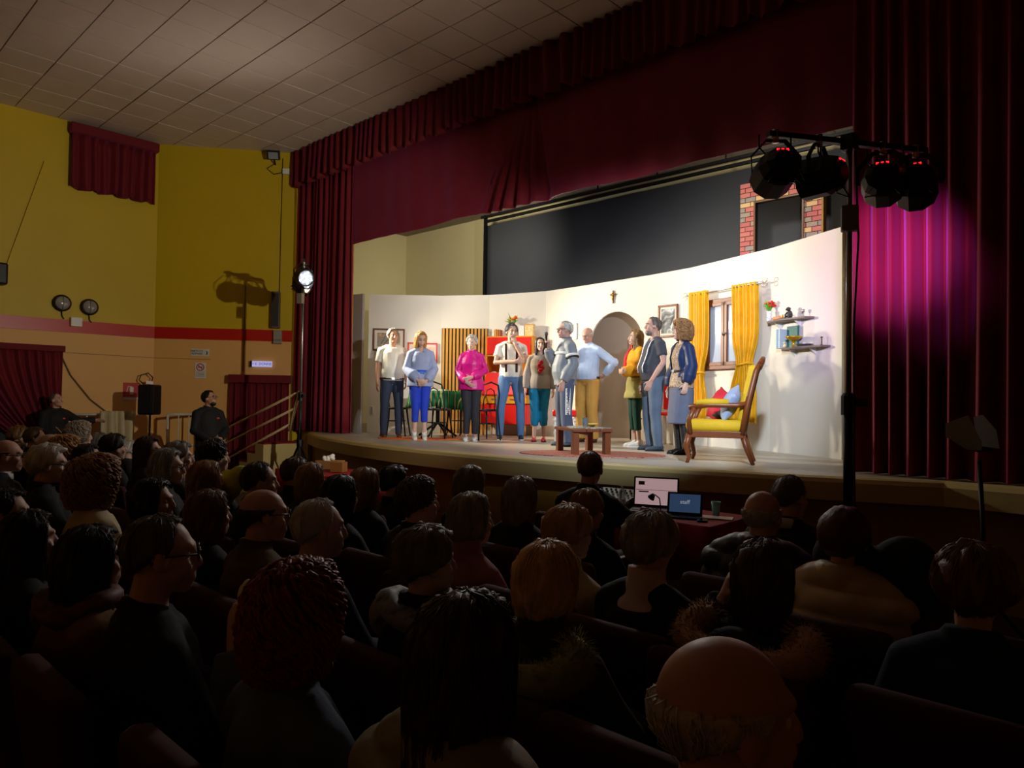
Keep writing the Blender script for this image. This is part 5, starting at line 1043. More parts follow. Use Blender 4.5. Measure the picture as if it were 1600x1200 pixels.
# P5
o, J, Rh = figure('dark haired woman in grey cardigan with red roses and teal capri trousers', (842, 690), -4, 1.56, 'f', DOWN, DOWN, (14, 2), m_skin, 0, legs=.07, brow=hairm('dark', (44, 36, 32)), lips=m_lip)
put_hair(o, J, Rh, hair_mesh('hair', hairm('dark_brown', (48, 30, 22)), 'long', .012, .2, .62, 160, .003, 5, sexf=.96)); inst('cardigan', top_mesh('cardigan', J, 'f', cl('grey_knit', (150, 138, 126)), -.08, 1.97, .02, fn=wrinkle(.006, 3, 7)), o)
b = MB()
for k, (x, s_) in enumerate(((.03, .72), (.0, .62), (.05, .55), (.02, .47))):
    rx, ry = trad('f', s_); c = spine(J, s_)+V(-x, ry+.022, 0)
    for j in range(7): a = j*.9; b.ell(c+V(.022*math.cos(a), .004, .022*math.sin(a)), (.02, .008, .015), Matrix.Rotation(a, 3, 'Y'), 8, 5)
b.build('rose_motif', mat('rose_red', (196, 24, 34), .7, .1), o, True)
inst('trousers', trousers_mesh('trousers', J, 'f', cl('teal_jersey', (10, 120, 160)), .55, .012, wide=.008), o)
for s in (1, -1): shoe(J, s, mat('red_leather', (196, 20, 50), .35, .1), m_blacks, o, low=True)
# P6
o, J, Rh = figure('grey haired man in grey track jacket speaking into a microphone', (882, 697), -72, 1.70, 'm', dict(E=(.22, .1, 1.16), W=(.09, .24, 1.36), d=(-.35, .05, .9), th=(-.6, -.6, .2), curl=1.1), dict(E=(.23, -.04, 1.13), W=(.215, .1, .89), d=(0, .25, -1), th=(-.2, 1, 0), curl=.4), (0, 0), m_skinr, .035, legs=.11, brow=hairm('white', (206, 202, 194)))
put_hair(o, J, Rh, hair_mesh('hair', hairm('white', (206, 202, 194)), 'short', .016, 0, .68, 180, .004, 6)); glasses(o, J['head'], Rh, m_can)
tj = inst('track_jacket', top_mesh('track_jacket', J, 'm', cl('grey_shell', (128, 134, 142), rough=.55), -.14, 1.97, .03, belly=.035, fn=wrinkle(.009, 2.6, 8), collar=.05, cuff=.01), o)
for sg in (1, -1):
    a = J['R' if sg > 0 else 'L']; S = V(J['sho'].x*sg, J['sho'].y, J['sho'].z); p = S.lerp(a['E'], .45); q = S.lerp(a['E'], .58); b = MB(); b.tube([p, q], .092, 16); b.build('white_stripe', m_white, tj, True); b = MB(); b.tube([q, S.lerp(a['E'], .66)], .0915, 16); b.build('dark_stripe', m_can, tj, True)
s_ = .62; rx, ry = trad('m', s_, .035); b = MB(); b.tube([spine(J, .63)+V(0, .012, 0), spine(J, .69)+V(0, .01, 0)], [(rx+.034, ry+.036), (rx+.036, ry+.034)], 24, ref=(1, 0, 0)); b.build('chest_stripe', m_white, tj, True)
tp = inst('track_trousers', trousers_mesh('track_trousers', J, 'm', cl('slate_jersey', (78, 88, 112)), 1., .02, fn=wrinkle(.008, 3, 9), wide=.012), o)
kn = V(-J['knee'].x, J['knee'].y, J['knee'].z); lb = MB(); lb.box(V(-.19, .02, .62), (.004, .07, .36)); pl_ = lb.build('leg_label', m_white, tp)
t_ = bpy.data.objects.new('lettering', text_mesh('CHAMPION', .068, m_ink, .001)); link(t_, pl_)
M4 = Matrix(((0, 0, -1), (0, -1, 0), (-1, 0, 0))).to_4x4(); M4.translation = (-.1925, .02, .62); t_.matrix_basis = M4
for s in (1, -1): shoe(J, s, mat('grey_suede', (84, 92, 104), .8, .1), m_blacks, o)
Wm = o.matrix_basis @ (J['R']['W']+V(-.04, .03, .1)); mc = thing('microphone', 'black handheld microphone at the mouth of the grey haired man', 'microphone', Wm)
b = MB(); b.tube([(0, 0, -.1), (0, 0, .07)], [.011, .016], 10); b.build('handle', m_can, mc, True); b = MB(); b.ell((0, 0, .095), (.026, .026, .03)); b.build('head', mat('mic_mesh', (70, 72, 76), .4, .3, 200), mc, True)
# P7
o, J, Rh = figure('bald man in pale blue shirt and tan trousers, hands on hips', (917, 691), -34, 1.72, 'm', dict(E=(.36, -.1, 1.2), W=(.2, -.1, 1.02), d=(-.7, -.2, -.5), th=(-.2, .9, .1), curl=.4), dict(E=(.40, -.1, 1.2), W=(.22, -.12, 1.02), d=(-.7, -.2, -.4), th=(-.2, .9, .1), curl=.4), (-6, -22), m_skinr, .03, legs=.1, brow=hairm('grey', (120, 116, 110)))
put_hair(o, J, Rh, hair_mesh('hair', hairm('white', (206, 202, 194)), 'short', .004, 0, .62, 60, .001, 7, e0=4)); inst('shirt', top_mesh('shirt', J, 'm', cl('pale_blue_cotton', (186, 204, 232)), .06, 1.95, .026, belly=.03, fn=wrinkle(.011, 2.8, 10), collar=.04), o)
inst('trousers', trousers_mesh('trousers', J, 'm', cl('tan_cotton', (196, 148, 70)), 1., .022, fn=wrinkle(.01, 3, 11), wide=.015), o); belt(o, J, m_belt, .1, infl=.03)
for s in (1, -1): shoe(J, s, mat('brown_leather', (96, 50, 28), .35, .1), m_blacks, o)
# P8
FOLD = dict(E=(.2, .04, 1.13), W=(.02, .2, 1.1), d=(-.9, .3, .1), th=(0, .2, 1), curl=.4)
o, J, Rh = figure('long haired woman in mustard scarf, olive tunic and dark green leggings', (993, 698), -68, 1.61, 'f', FOLD, FOLD, (-10, 4), m_skin, 0, legs=.075, brow=hairm('brown', (96, 62, 34)), lips=m_lip)
put_hair(o, J, Rh, hair_mesh('hair', hairm('light_brown', (150, 112, 62)), 'long', .016, .26, .6, 240, .004, 8, sexf=.96)); inst('jumper', top_mesh('jumper', J, 'f', cl('mustard_wool', (226, 156, 14), bump=.25), .22, 1.97, .03, fn=wrinkle(.008, 3, 12), cuff=.02), o)
inst('tunic', skirt_mesh('tunic', J, 'f', cl('olive_linen', (176, 164, 92)), .72, .022, wrinkle(.01, 4, 13)), o); inst('leggings', trousers_mesh('leggings', J, 'f', cl('dark_green_jersey', (16, 60, 44)), .6, .006), o)
b = MB(); b.tube([J['neck']+V(.1, .08, -.02), J['neck']+V(.12, .14, -.15), J['neck']+V(.13, .15, -.4)], [(.03, .02), (.045, .022), (.05, .02)], 10); b.build('red_scarf', cl('red_wool', (200, 26, 40)), o, True)
for s in (1, -1): shoe(J, s, mat('white_canvas', (226, 222, 206), .7, .08), m_white, o)
# P9
o, J, Rh = figure('bearded man in dark T-shirt with white patterned suspenders and jeans', (1020, 704), -66, 1.70, 'm', DOWN, dict(E=(.235, -.03, 1.14), W=(.2, .12, .9), d=(-.1, .4, -.9), th=(-.3, .9, .3), curl=.45), (-6, 4), m_skinr, .05, legs=.11, brow=hairm('dark', (44, 36, 32)))
put_hair(o, J, Rh, hair_mesh('hair', hairm('grey_brown', (96, 86, 80)), 'short', .01, 0, .72, 120, .003, 9)); b = MB(); C = J['head']; b.ell(C+Rh@V(0, .042, -.088), (.05, .048, .042), Rh, 14, 9); b.build('beard', hairm('grizzled', (110, 96, 86)), o, True)
inst('t_shirt', top_mesh('t_shirt', J, 'm', cl('slate_cotton', (62, 64, 74)), .0, .66, .016, belly=.05, fn=wrinkle(.006, 3, 14)), o); inst('jeans', trousers_mesh('jeans', J, 'm', jeans_g, fn=wrinkle(.009, 4, 15), infl=.018), o)
suspenders(o, J, art('patterned_elastic', [(40, 60, 90), (240, 240, 244), (240, 240, 244)], 60), .05, .024)
for s in (1, -1): shoe(J, s, mat('slate_canvas', (60, 70, 84), .7, .1), m_blacks, o)
# P10
o, J, Rh = figure('curly haired woman in navy bomber jacket, patterned blouse and grey skirt', (1064, 710), -60, 1.58, 'f', DOWN, dict(E=(.22, -.02, 1.15), W=(.22, .06, .92), d=(0, .25, -1), th=(-.2, 1, 0), curl=.5), (-20, 2), m_skin, .02, legs=.075, brow=hairm('brown', (96, 62, 34)), lips=m_lip)
put_hair(o, J, Rh, hair_mesh('hair', mat('hair_curly_blonde', (150, 108, 68), .5, .6, 55, .5, spec=.4, bscale=70), 'bob', .034, .12, .6, 380, .012, 10, .017, sexf=.97)); inst('blouse', top_mesh('blouse', J, 'f', art('leopard_print', [(60, 48, 40), (170, 140, 112), (206, 186, 160)], 34), -.1, .6, .018, fn=wrinkle(.007, 3, 16), flare=.03), o)
bj = MB(); me_ = top_mesh('bomber_jacket', J, 'f', cl('navy_satin', (28, 44, 84), rough=.45), .14, 1.94, .036, fn=lambda P, N: wrinkle(.012, 2.8, 17)(P, N), cuff=.02, collar=.02)
bm = bmesh.new(); bm.from_mesh(me_); bmesh.ops.delete(bm, geom=[v for v in bm.verts if v.co.y > .035 and abs(v.co.x) < .1], context='VERTS'); bm.to_mesh(me_); bm.free()
jo = inst('bomber_jacket', me_, o); sm_ = jo.modifiers.new('solid', 'SOLIDIFY'); sm_.thickness = .008; sm_.offset = -1
inst('skirt', skirt_mesh('skirt', J, 'f', cl('grey_wool', (98, 104, 124)), .4, .016, wrinkle(.006, 3, 18)), o); belt(o, J, m_belt, .3, 'f', .03)
inst('tights', trousers_mesh('tights', J, 'f', cl('black_nylon', (34, 30, 30), rough=.5), 1., .003), o)
for s in (1, -1): shoe(J, s, mat('black_leather', (20, 18, 20), .35, .1), m_blacks, o, boot=.08)
# ------------------------------------------------------------------ two stewards by the wall
LEANL = dict(E=(.24, .05, 1.13), W=(.08, .24, 1.0), d=(-.6, .6, -.3), th=(-.4, .3, .8), curl=.6)
o, J, Rh = figure('standing steward in black polo and glasses beside the handrail', (-10.75, 4.75, 0), 26, 1.71, 'm', LEANL, LEANL, (34, 10), m_skin2, .03, brow=hairm('black', (24, 20, 20)), group='stewards by the wall', z=0)
put_hair(o, J, Rh, hair_mesh('hair', hairm('black', (24, 20, 20)), 'short', .014, 0, .62, 120, .003, 21)); glasses(o, J['head'], Rh, m_can)
b = MB(); b.ell(J['head']+Rh@V(0, .042, -.088), (.049, .046, .04), Rh, 14, 9); b.build('beard', hairm('black', (24, 20, 20)), o, True)
po = inst('polo_shirt', top_mesh('polo_shirt', J, 'm', cl('black_fleece', (24, 24, 28)), -.12, 1.97, .024, belly=.03, fn=wrinkle(.007, 3, 22), collar=.04), o)
b = MB(); b.ell(spine(J, .72)+V(-.08, .155, 0), (.025, .004, .014)); b.build('chest_emblem', mat('emblem_red', (190, 60, 50), .6, .2), po, True)
inst('trousers', trousers_mesh('trousers', J, 'm', cl('pale_grey_denim', (170, 168, 166))), o)
for s in (1, -1): shoe(J, s, m_can, m_blacks, o)
put(MB().lathe((0, 0, 0), [(.028, 0), (.03, .13), (.011, .17), (.011, .19)], 12), 'water_bottle', _M['clear_plastic'], o.matrix_basis @ V(.02, .33, .88), 0, 'clear bottle in the hands of the standing steward', 'bottle')
o, J, Rh = figure('steward in black at the far left door curtain, arm on the railing', (-13.0, 3.3, 0), 20, 1.64, 'm', dict(E=(.23, .08, 1.13), W=(.12, .26, 1.02), d=(-.4, .8, .2), th=(-.3, .2, .9), curl=.7), dict(E=(.34, .1, 1.25), W=(.56, .16, 1.28), d=(.9, .2, -.1), th=(0, .6, .6), curl=.5), (30, 10), m_skinr, .02, brow=hairm('grey', (120, 116, 110)), group='stewards by the wall', z=0)
put_hair(o, J, Rh, hair_mesh('hair', hairm('grey_brown', (96, 86, 80)), 'short', .005, 0, .8, 50, .001, 23)); po = inst('sweatshirt', top_mesh('sweatshirt', J, 'm', cl('black_fleece', (24, 24, 28)), -.12, 1.97, .026, fn=wrinkle(.007, 3, 24), collar=.03), o)
b = MB(); b.ell(spine(J, .72)+V(-.08, .14, 0), (.025, .004, .014)); b.build('chest_emblem', mat('emblem_red', (190, 60, 50), .6, .2), po, True)
inst('trousers', trousers_mesh('trousers', J, 'm', jeans_d), o)
for s in (1, -1): shoe(J, s, m_can, m_blacks, o)
put(MB().box((0, 0, 0), (.16, .01, .22), m=Euler((.6, .5, .3)).to_matrix()), 'folded_leaflet', mat('buff_paper', (200, 170, 120), .7, .05), o.matrix_basis @ V(.05, .36, 1.06), 0, 'buff leaflet in the hand of the steward at the far left', 'leaflet', None, False)
# ------------------------------------------------------------------ theatre seats
m_seat = mat('red_seat_plush', (62, 5, 9), .85, .2, 8, .1)
def make_seat():
    o = thing('theatre_seat', '', 'seat')
    b = MB(); b.box((0, 0, 0), (.5, .09, .56)); bo = b.build('backrest', m_seat, o, True, .04); bo.location = (0, -.24, .62); bo.rotation_euler = (.16, 0, 0)
    bo = MB().box((0, 0, 0), (.47, .44, .1)).build('seat_cushion', m_seat, o, True, .035); bo.location = (0, .04, .385)
    for s in (-1, 1):
        MB().box((s*.262, -.02, .3), (.03, .36, .56)).build('side_panel', m_can, o, bevel=.008); MB().box((s*.262, -.0, .6), (.05, .36, .035)).build('armrest', m_wood, o, bevel=.01)
    MB().box((0, -.05, .02), (.54, .3, .04)).build('foot_rail', m_can, o)
    return o
SEAT = make_seat(); _seat_used = [0]
def seat_at(x, y, rz, label):
    o = SEAT if not _seat_used[0] else copy_tree(SEAT); _seat_used[0] += 1
    o.location = (x, y, 0); o.rotation_euler = (0, 0, rz); o['label'] = label; o['category'] = 'seat'; o['group'] = 'red theatre seats of the audience'
# ------------------------------------------------------------------ audience kit (shared meshes)
AB = {}
def abody(sex, yaw, fine=False, R=None, key=None, pitch=0):
    k = (sex, yaw, key, pitch)
    if k not in AB:
        J = joints(sex, True, R); Rh = rothead(math.radians(yaw), math.radians(pitch)); AB[k] = (body_mesh('person', J, Rh, sex, m_skin, .009, .03 if sex == 'm' else 0., .6), J, Rh)
    return AB[k]
AT = {}
def atop(sex, kind, R=None, key=None):
    k = (sex, kind, key)
    if k not in AT:
        J = joints(sex, True, R); be = .03 if sex == 'm' else 0.
        AT[k] = {'jacket': lambda: top_mesh('jacket', J, sex, m_can, -.1, 1.96, .034, .013, be, wrinkle(.009, 2.6, 31), .05, .93, .0, .01, .6),
                 'sweater': lambda: top_mesh('sweater', J, sex, m_can, -.1, 1.96, .024, .013, be, wrinkle(.006, 3, 32), .02, .93, 0, .008, .6),
                 'rollneck': lambda: top_mesh('sweater', J, sex, m_can, -.1, 1.96, .024, .013, be, wrinkle(.006, 3, 33), .075, .93, 0, .008, .6),
                 'puffer': lambda: top_mesh('puffer_jacket', J, sex, m_can, -.12, 1.96, .055, .012, be, puff(), .055, .93, 0, .01),
                 'coat': lambda: top_mesh('coat', J, sex, m_can, -.15, 1.96, .045, .013, be, wrinkle(.012, 2.2, 34), .065, .93, 0, .015, .6)}[kind]()
    return AT[k]
ATR = {s: trousers_mesh('trousers', joints(s, True), s, m_can, 1., .014, .12, .014, 0, wrinkle(.006, 3, 35), 0, .6) for s in 'mf'}
HS = {}
def ahair(style, sex):
    if style not in HS:
        f = .97; kw = dict(
            short=dict(style='short', vol=.013, strands=150, seed=41), cropped=dict(style='short', vol=.006, strands=120, noise=.0015, seed=42, front=.72), full=dict(style='short', vol=.026, strands=200, noise=.006, seed=43, front=.5),
            fringe=dict(style='short', vol=.006, strands=160, noise=.002, seed=44, e0=6), bob=dict(style='bob', vol=.022, length=.10, strands=220, seed=45, front=.55), longbob=dict(style='bob', vol=.022, length=.17, strands=240, seed=46, front=.55),
            long=dict(style='long', vol=.02, length=.32, strands=260, seed=47, front=.55), curly=dict(style='bob', vol=.038, length=.06, strands=280, noise=.009, seed=48, curl=.012), bigcurly=dict(style='bob', vol=.06, length=.13, strands=420, noise=.012, seed=49, curl=.016),
            redcurl=dict(style='bob', vol=.03, length=.12, strands=420, noise=.012, seed=52, curl=.011), shortcurl=dict(style='short', vol=.02, strands=240, noise=.005, seed=50, curl=.008), hat=dict(style='short', vol=.022, strands=0, noise=.002, seed=51, front=.4))[style]
        HS[style] = hair_mesh('hair', m_can, sexf=f if style not in ('short', 'cropped', 'fringe', 'full') else 1., **kw)
    return HS[style]
BUN = None
AUD = [  # id, px, py(top), Y, sex, yaw, hair style, hair colour, top kind, top colour, label, extras
 (1, 1135, 990, .98, 'm', -38, 'fringe', (200, 190, 176), 'jacket', (26, 25, 27), 'bald man with white fringe and dark jacket, nearest the camera', {}),
 (2, 730, 932, .92, 'f', -8, 'long', (66, 34, 20), 'puffer', (150, 144, 116), 'woman with long brown hair in an olive grey puffer jacket, front centre', {}),
 (3, 468, 895, .9, 'f', 0, 'redcurl', (130, 26, 10), 'jacket', (84, 98, 124), 'woman with curly red hair holding up a tissue', {'hand': 1}),
 (4, 250, 805, .84, 'm', -22, 'cropped', (96, 88, 80), 'sweater', (22, 22, 25), 'man with glasses and cropped grey hair in profile, black sweater', {'gl': 1}),
 (5, 143, 825, .8, 'f', 0, 'longbob', (22, 16, 14), 'coat', (128, 92, 44), 'dark haired woman in a mustard brown coat left of the man in profile', {'scarf': (110, 60, 50)}),
 (6, 45, 800, .76, 'f', 0, 'long', (28, 20, 16), 'jacket', (20, 20, 22), 'dark long haired woman at the left edge of the nearest row', {}),
 (38, 8, 765, .8, 'm', -20, 'short', (26, 22, 20), 'jacket', (20, 20, 22), 'dark haired man cut by the left edge, in profile', {}),
 (7, 856, 850, 1.62, 'f', 0, 'bob', (226, 184, 126), 'coat', (52, 58, 30), 'woman with golden blonde bob in a green parka with fur hood', {'fur': (150, 150, 80)}),
 (17, 667, 827, 1.56, 'f', -18, 'full', (110, 100, 88), 'jacket', (26, 26, 28), 'person with short grey brown hair and a black and white scarf', {'scarf': (150, 150, 144)}),
 (22, 498, 780, 1.5, 'm', -14, 'cropped', (206, 200, 190), 'sweater', (26, 30, 42), 'white haired man with checked collar and navy sweater', {'collar': (170, 170, 176)}),
 (23, 412, 762, 1.5, 'm', -20, 'fringe', (70, 60, 52), 'jacket', (92, 70, 40), 'balding man with glasses in a brown jacket', {'gl': 1}),
 (31, 328, 768, 1.5, 'f', 0, 'longbob', (110, 66, 36), 'jacket', (24, 22, 22), 'woman with smooth chestnut hair left of the brown jacket', {}),
 (33, 240, 750, 1.44, 'f', -30, 'bob', (28, 20, 18), 'jacket', (20, 20, 24), 'dark haired woman in profile with hair tied back', {}),
 (35, 152, 725, 1.38, 'f', 0, 'bigcurly', (150, 106, 60), 'coat', (206, 190, 150), 'woman with curly light brown hair in a cream coat', {}),
 (36, 76, 697, 1.31, 'm', -26, 'full', (214, 206, 194), 'jacket', (24, 24, 27), 'white haired man with glasses in a dark jacket near the left edge', {'gl': 1}),
 (37, 10, 686, 1.27, 'm', -22, 'fringe', (120, 110, 100), 'jacket', (30, 30, 34), 'bald man with glasses in a suit at the left edge', {'gl': 1, 'collar': (220, 218, 210)}),
 (9, 1522, 855, 2.34, 'f', 8, 'full', (120, 78, 50), 'jacket', (26, 40, 62), 'woman with short brown hair in a navy jacket, rightmost of the audience', {}),
 (8, 1193, 848, 2.22, 'f', 0, 'longbob', (74, 52, 36), 'coat', (24, 24, 26), 'woman touching her hair, in a black coat with beige fur hood', {'fur': (196, 156, 124), 'hand': 2}),
 (11, 1017, 803, 2.28, 'f', 0, 'full', (160, 152, 144), 'rollneck', (226, 204, 204), 'grey haired woman with pale pink roll neck in front of the laptop', {'vest': (16, 16, 18)}),
 (16, 890, 793, 2.34, 'f', -12, 'full', (196, 156, 110), 'rollneck', (206, 190, 150), 'woman with short fair hair in a cream knitted sweater', {}),
 (18, 737, 773, 2.22, 'f', -12, 'bob', (156, 142, 120), 'rollneck', (170, 108, 110), 'woman with ash blonde bob in a pink ribbed sweater', {}),
 (19, 655, 750, 2.34, 'm', -18, 'shortcurl', (72, 64, 58), 'jacket', (52, 50, 36), 'man with wavy dark hair in an olive jacket', {}),
 (26, 532, 745, 2.22, 'f', 0, 'longbob', (28, 20, 17), 'jacket', (20, 20, 22), 'dark long haired woman between the white haired and wavy haired men', {}),
 (30, 405, 722, 2.02, 'm', -24, 'cropped', (64, 54, 48), 'jacket', (22, 22, 24), 'man with close cropped dark hair below the stage steps', {}),
 (32, 323, 722, 1.95, 'f', 0, 'longbob', (146, 100, 52), 'jacket', (28, 26, 26), 'woman with straight fair brown hair below the standing steward', {}),
 (34, 262, 703, 1.94, 'f', -30, 'bob', (150, 144, 138), 'jacket', (28, 28, 30), 'woman with grey bob and glasses in profile', {'gl': 1}),
 (44, 137, 695, 1.75, 'm', -26, 'short', (46, 40, 36), 'jacket', (22, 22, 24), 'dark haired man with glasses behind the curly cream coat', {'gl': 1}),
 (45, 103, 687, 1.72, 'f', 0, 'curly', (176, 130, 76), 'jacket', (40, 36, 34), 'small blonde curly head behind the white haired man', {}),
 (46, 80, 677, 1.75, 'm', -20, 'fringe', (120, 84, 60), 'jacket', (28, 26, 26), 'balding brown haired man behind the white haired man', {}),
 (10, 1320, 795, 2.85, 'f', 0, 'hat', (74, 20, 18), 'puffer', (206, 184, 140), 'woman in a dark red cap and cream puffer jacket', {}),
 (12, 1192, 765, 3.15, 'm', -10, 'fringe', (190, 180, 168), 'puffer', (22, 22, 25), 'balding man in a black puffer jacket right of the sound desk', {}),
 (15, 918, 765, 2.94, 'f', 0, 'short', (150, 104, 58), 'jacket', (22, 24, 32), 'woman with a fair ponytail in a dark jacket behind the sound man', {'pony': 1}),
 (20, 814, 747, 2.94, 'f', 0, 'longbob', (128, 116, 104), 'jacket', (18, 18, 20), 'woman with long grey bob in a black coat', {}),
 (21, 735, 730, 3.06, 'f', -8, 'bob', (122, 112, 104), 'jacket', (20, 20, 22), 'woman with grey bob in a black jacket close to the stage', {}),
 (24, 617, 730, 3.05, 'f', -26, 'full', (24, 20, 18), 'jacket', (18, 18, 20), 'black haired woman with glasses in front of the red table', {'gl': 1}),
 (25, 571, 733, 2.6, 'f', 0, 'longbob', (140, 108, 66), 'jacket', (22, 22, 24), 'woman with straight dark blonde hair at the red table', {}),
 (27, 487, 725, 2.6, 'f', 0, 'longbob', (156, 120, 72), 'jacket', (24, 24, 26), 'blonde woman left of the red table', {}),
 (28, 462, 717, 2.85, 'f', 0, 'full', (84, 60, 40), 'jacket', (24, 22, 22), 'brown haired woman in front of the tall lamp stand', {}),
 (39, 335, 690, 2.4, 'm', -10, 'shortcurl', (28, 22, 20), 'jacket', (22, 22, 24), 'man with dark curls right in front of the standing steward', {}),
 (40, 280, 692, 2.35, 'f', -20, 'full', (150, 142, 134), 'jacket', (40, 38, 38), 'grey haired woman behind the grey bob and glasses', {}),
 (41, 232, 683, 2.35, 'f', -32, 'long', (74, 44, 28), 'jacket', (26, 24, 24), 'brown long haired woman with glasses in profile below the loudspeaker', {'gl': 1}),
 (43, 178, 680, 2.28, 'f', 0, 'full', (44, 32, 26), 'jacket', (24, 24, 26), 'dark haired woman below the cream hung coat', {}),
 (42, 203, 690, 3.0, 'f', 0, 'full', (170, 164, 156), 'jacket', (28, 28, 30), 'small pale grey head between two brown haired women', {}),
 (50, 125, 663, 2.4, 'f', 0, 'curly', (150, 136, 118), 'jacket', (36, 34, 34), 'curly grey head below the white railing', {}),
 (47, 55, 668, 2.12, 'm', -20, 'short', (90, 64, 44), 'jacket', (26, 26, 28), 'brown haired head in the far row under the door curtain', {}),
 (48, 30, 667, 2.1, 'f', 0, 'full', (120, 84, 52), 'jacket', (28, 26, 26), 'fair brown head farthest left in the far row', {}),
 (51, 156, 676, 2.7, 'm', -10, 'short', (110, 100, 92), 'jacket', (26, 26, 28), 'grey haired man in the far row below the railing end', {}),
 (13, 1235, 743, 3.85, 'm', -20, 'cropped', (100, 84, 72), 'jacket', (22, 22, 25), 'man with cropped hair and white collar near the dark stage front', {'collar': (214, 212, 204)}),
 (14, 922, 705, 3.95, 'm', 14, 'cropped', (112, 82, 68), 'sweater', (26, 32, 52), 'shaven headed sound man in navy hoodie at the mixing desk', {'mix': 1}),
]
m_glf = mat('dark_glasses_frame', (30, 22, 20), .35, .05)
RAISE = dict(E=(.27, .08, .82), W=(.165, .04, 1.06), d=(-.35, -.1, .9), th=(-.3, -.8, -.2), curl=.6)
TISS = dict(E=(.33, .03, .82), W=(.4, .03, 1.0), d=(0, .1, 1), th=(-.9, .2, 0), curl=.8)
MIXA = dict(E=(.27, .14, .78), W=(.22, .46, .80), d=(-.1, 1, -.1), th=(-1, .1, .1), curl=.4)
def mirror(d_): return d_
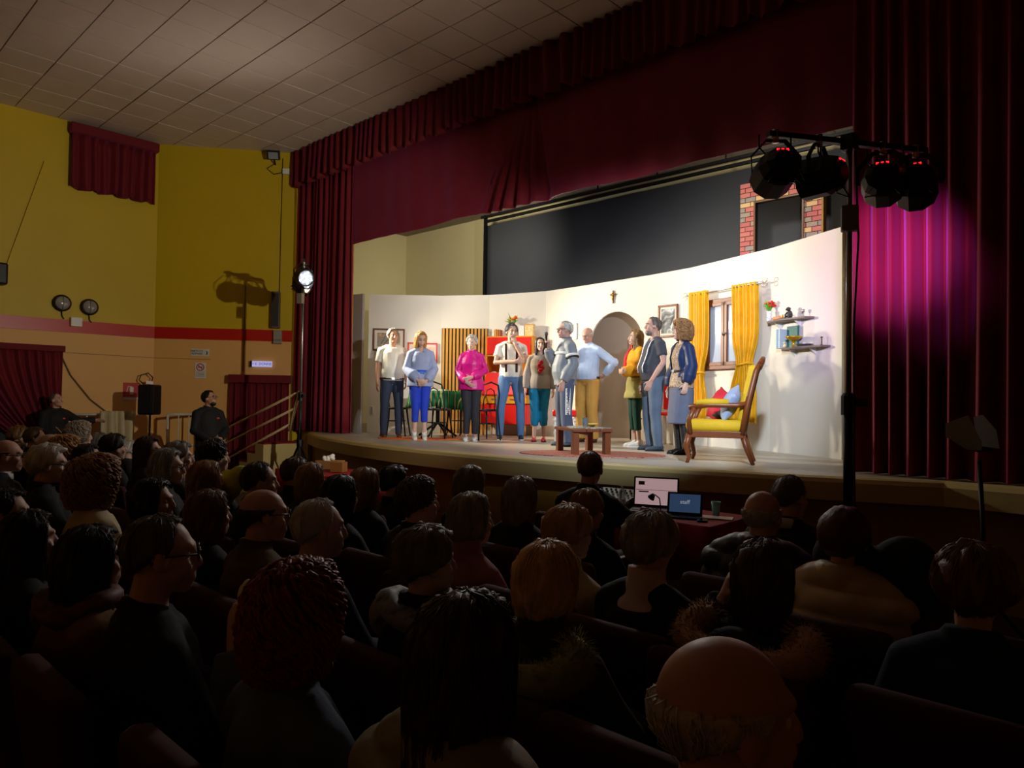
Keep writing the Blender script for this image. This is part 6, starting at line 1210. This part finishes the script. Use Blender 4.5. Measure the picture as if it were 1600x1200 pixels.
for (i, px, py, Y, sex, yaw, hs, hc, tk, tc_, lab, ex) in AUD:
    d = ray(px, py); t_ = Y/d.y; X = d.x*t_; top = CZ+d.z*t_; k = max(.82, min(1.08, top/1.285))
    key = None; arm = None; armL = None
    J0 = None
    if ex.get('hand') == 2 or ex.get('hand') == 1 or ex.get('mix'):
        key = 'a%d' % i; J0 = joints(sex, True, MIXA if ex.get('mix') else None, (RAISE if ex.get('hand') == 2 else TISS if ex.get('hand') == 1 else MIXA))
    yb = max(-25, min(25, yaw*.4)); yh = round((yaw-yb)/12)*12
    if J0 is None: me, J, Rh = abody(sex, yh)
    else:
        Rh = rothead(math.radians(yh), 0); J = J0; me = body_mesh('person', J, Rh, sex, m_skin, .008, 0, .7)
    o = bpy.data.objects.new('person', me); COL.objects.link(o); o.location = (X, Y, 0); o.rotation_euler = (0, 0, math.radians(yb)); o.scale = (k, k, k)
    tag(o, lab, 'person', 'seated audience'); setmat(o, m_skinr if i in (1, 12, 23, 37, 14, 13) else m_skin)
    h = setmat(inst('hair' if hs != 'hat' else 'cap', ahair(hs, sex), o, J['head'], Rh.to_euler()), hairm('a%d' % i, hc))
    if J0 is None: tm_ = atop(sex, tk)
    else: tm_ = top_mesh('jacket', J, sex, m_can, -.1, 1.96, .03, .012, 0, wrinkle(.008, 2.6, i), .05, .93, 0, .01)
    setmat(inst(tm_.name.split('.')[0], tm_, o), cl('a%d' % i, tc_, rough=.5 if tk == 'puffer' else .85))
    setmat(inst('trousers', ATR[sex], o), cl('audience_dark', (32, 32, 38)))
    if ex.get('gl'): glasses(o, J['head'], Rh, m_glf)
    if yh < -8:
        for s in (-1, 1): inst('eye', EYE, o, J['head']+Rh@V(s*.031, .0625, .003), Rh.to_euler())
    if 'fur' in ex:
        nk = J['neck']; pts = [nk+V(.2*math.sin(a), -.1-.11*math.cos(a), -.03-.05*math.cos(a)) for a in [-2.3+4.6*q/12 for q in range(13)]]
        inst('fur_hood', fur_ring('fur_hood', cl('fur%d' % i, ex['fur'], var=.3), pts, .055, 3500, .03, i), o)
        b = MB(); b.ell(nk+V(0, -.14, -.1), (.15, .07, .12)); b.build('hood', cl('a%d' % i, tc_), o, True)
    if 'scarf' in ex:
        nk = J['neck']; b = MB(); b.tube([nk+V(.115*math.sin(a), -.005+.1*math.cos(a), .005+.02*math.sin(a*2)) for a in [6.283*q/18 for q in range(18)]], [(.04+.008*math.sin(q*2.), .045) for q in range(18)], 10, closed=True); b.ell(nk+V(-.1, -.09, -.04), (.06, .04, .07)); b.build('scarf', art('scarf_%d' % i, [tuple(int(v*.25) for v in ex['scarf']), ex['scarf'], ex['scarf']], 9), o, True)
    if 'collar' in ex:
        nk = J['neck']; b = MB(); b.tube([nk+V(0, 0, -.01), nk+V(0, .003, .045)], [(.083, .08), (.074, .072)], 16, ref=(1, 0, 0)); b.build('shirt_collar', cl('collar%d' % i, ex['collar']), o, True)
    if 'vest' in ex: setmat(inst('waistcoat', top_mesh('waistcoat', joints('f', True), 'f', m_can, -.1, .35, .034, .014, 0, wrinkle(.005, 3, 3), 0, .86), o), cl('vest%d' % i, ex['vest']))
    if ex.get('pony'): b = MB(); ponytail(b); po = b.build('ponytail', hairm('pony', (180, 128, 70)), o, True); po.location = J['head']
    if ex.get('hand') == 1:
        b = MB(); W_ = J['L']['W']; b.ell(W_+V(.01, .02, .13), (.03, .012, .045)); b.ell(W_+V(.02, .03, .16), (.02, .02, .03)); tt_ = b.build('paper_tissue', m_white, None, True); tt_.matrix_world = o.matrix_basis; tag(tt_, 'white tissue in the hand of the red haired woman', 'tissue')
    seat_at(X, Y-.0, math.radians(yb*.0), 'red theatre seat of the '+' '.join(lab.split()[:9]).rstrip(','))
# empty seats and a coat over one
p = atD(1408, 900, 2.95); seat_at(p.x, p.y-.1, 0, 'red theatre seat under the dark coat right of the cream puffer')
b = MB(); nx = 14
b.ell((0, -.26, .82), (.25, .1, .16)); b.ell((-.1, -.28, .95), (.12, .09, .12)); b.ell((.11, -.27, .93), (.13, .09, .14)); b.ell((0, -.32, .6), (.26, .08, .25)); b.ell((0, -.2, .72), (.23, .09, .2))
o = bpy.data.objects.new('draped_coat', remesh(b, 'draped_coat', cl('dark_green_coat', (24, 28, 24)), .014, 4, None, wrinkle(.016, 3, 77))); link(o); o.location = (p.x, p.y-.1, .1); tag(o, 'dark coat draped over the seat right of the cream puffer jacket', 'coat')
b = MB(); b.ell((0, 0, 0), (.14, .08, .1)); b.ell((.07, .03, .05), (.09, .07, .08)); b.ell((-.08, 0, -.05), (.1, .08, .1)); o = bpy.data.objects.new('yellow_jacket', remesh(b, 'yellow_jacket', cl('yellow_green_shell', (190, 190, 30)), .012, 3, None, wrinkle(.012, 4, 5))); link(o); p = atD(359, 757, 4.6); o.location = p; tag(o, 'yellow green jacket bundled on a seat back below the stage steps', 'jacket')
for x, y in ((-.05, 1.62), (.1, .95), (-.9, 1.62), (.15, 2.34), (-.45, 3.1), (-3.3, .9)):
    if x == -3.3: continue
    seat_at(x, y, 0, {(-.05, 1.62): 'empty red theatre seat in front of the bald man', (.1, .95): 'empty red theatre seat right of the bald man', (-.9, 1.62): 'empty red theatre seat right of the fur hooded parka', (.15, 2.34): 'empty red theatre seat right of the navy jacket', (-.45, 3.1): 'empty red theatre seat near the dark stage lamp'}[(x, y)])
bpy.data.scenes.remove(_TS)
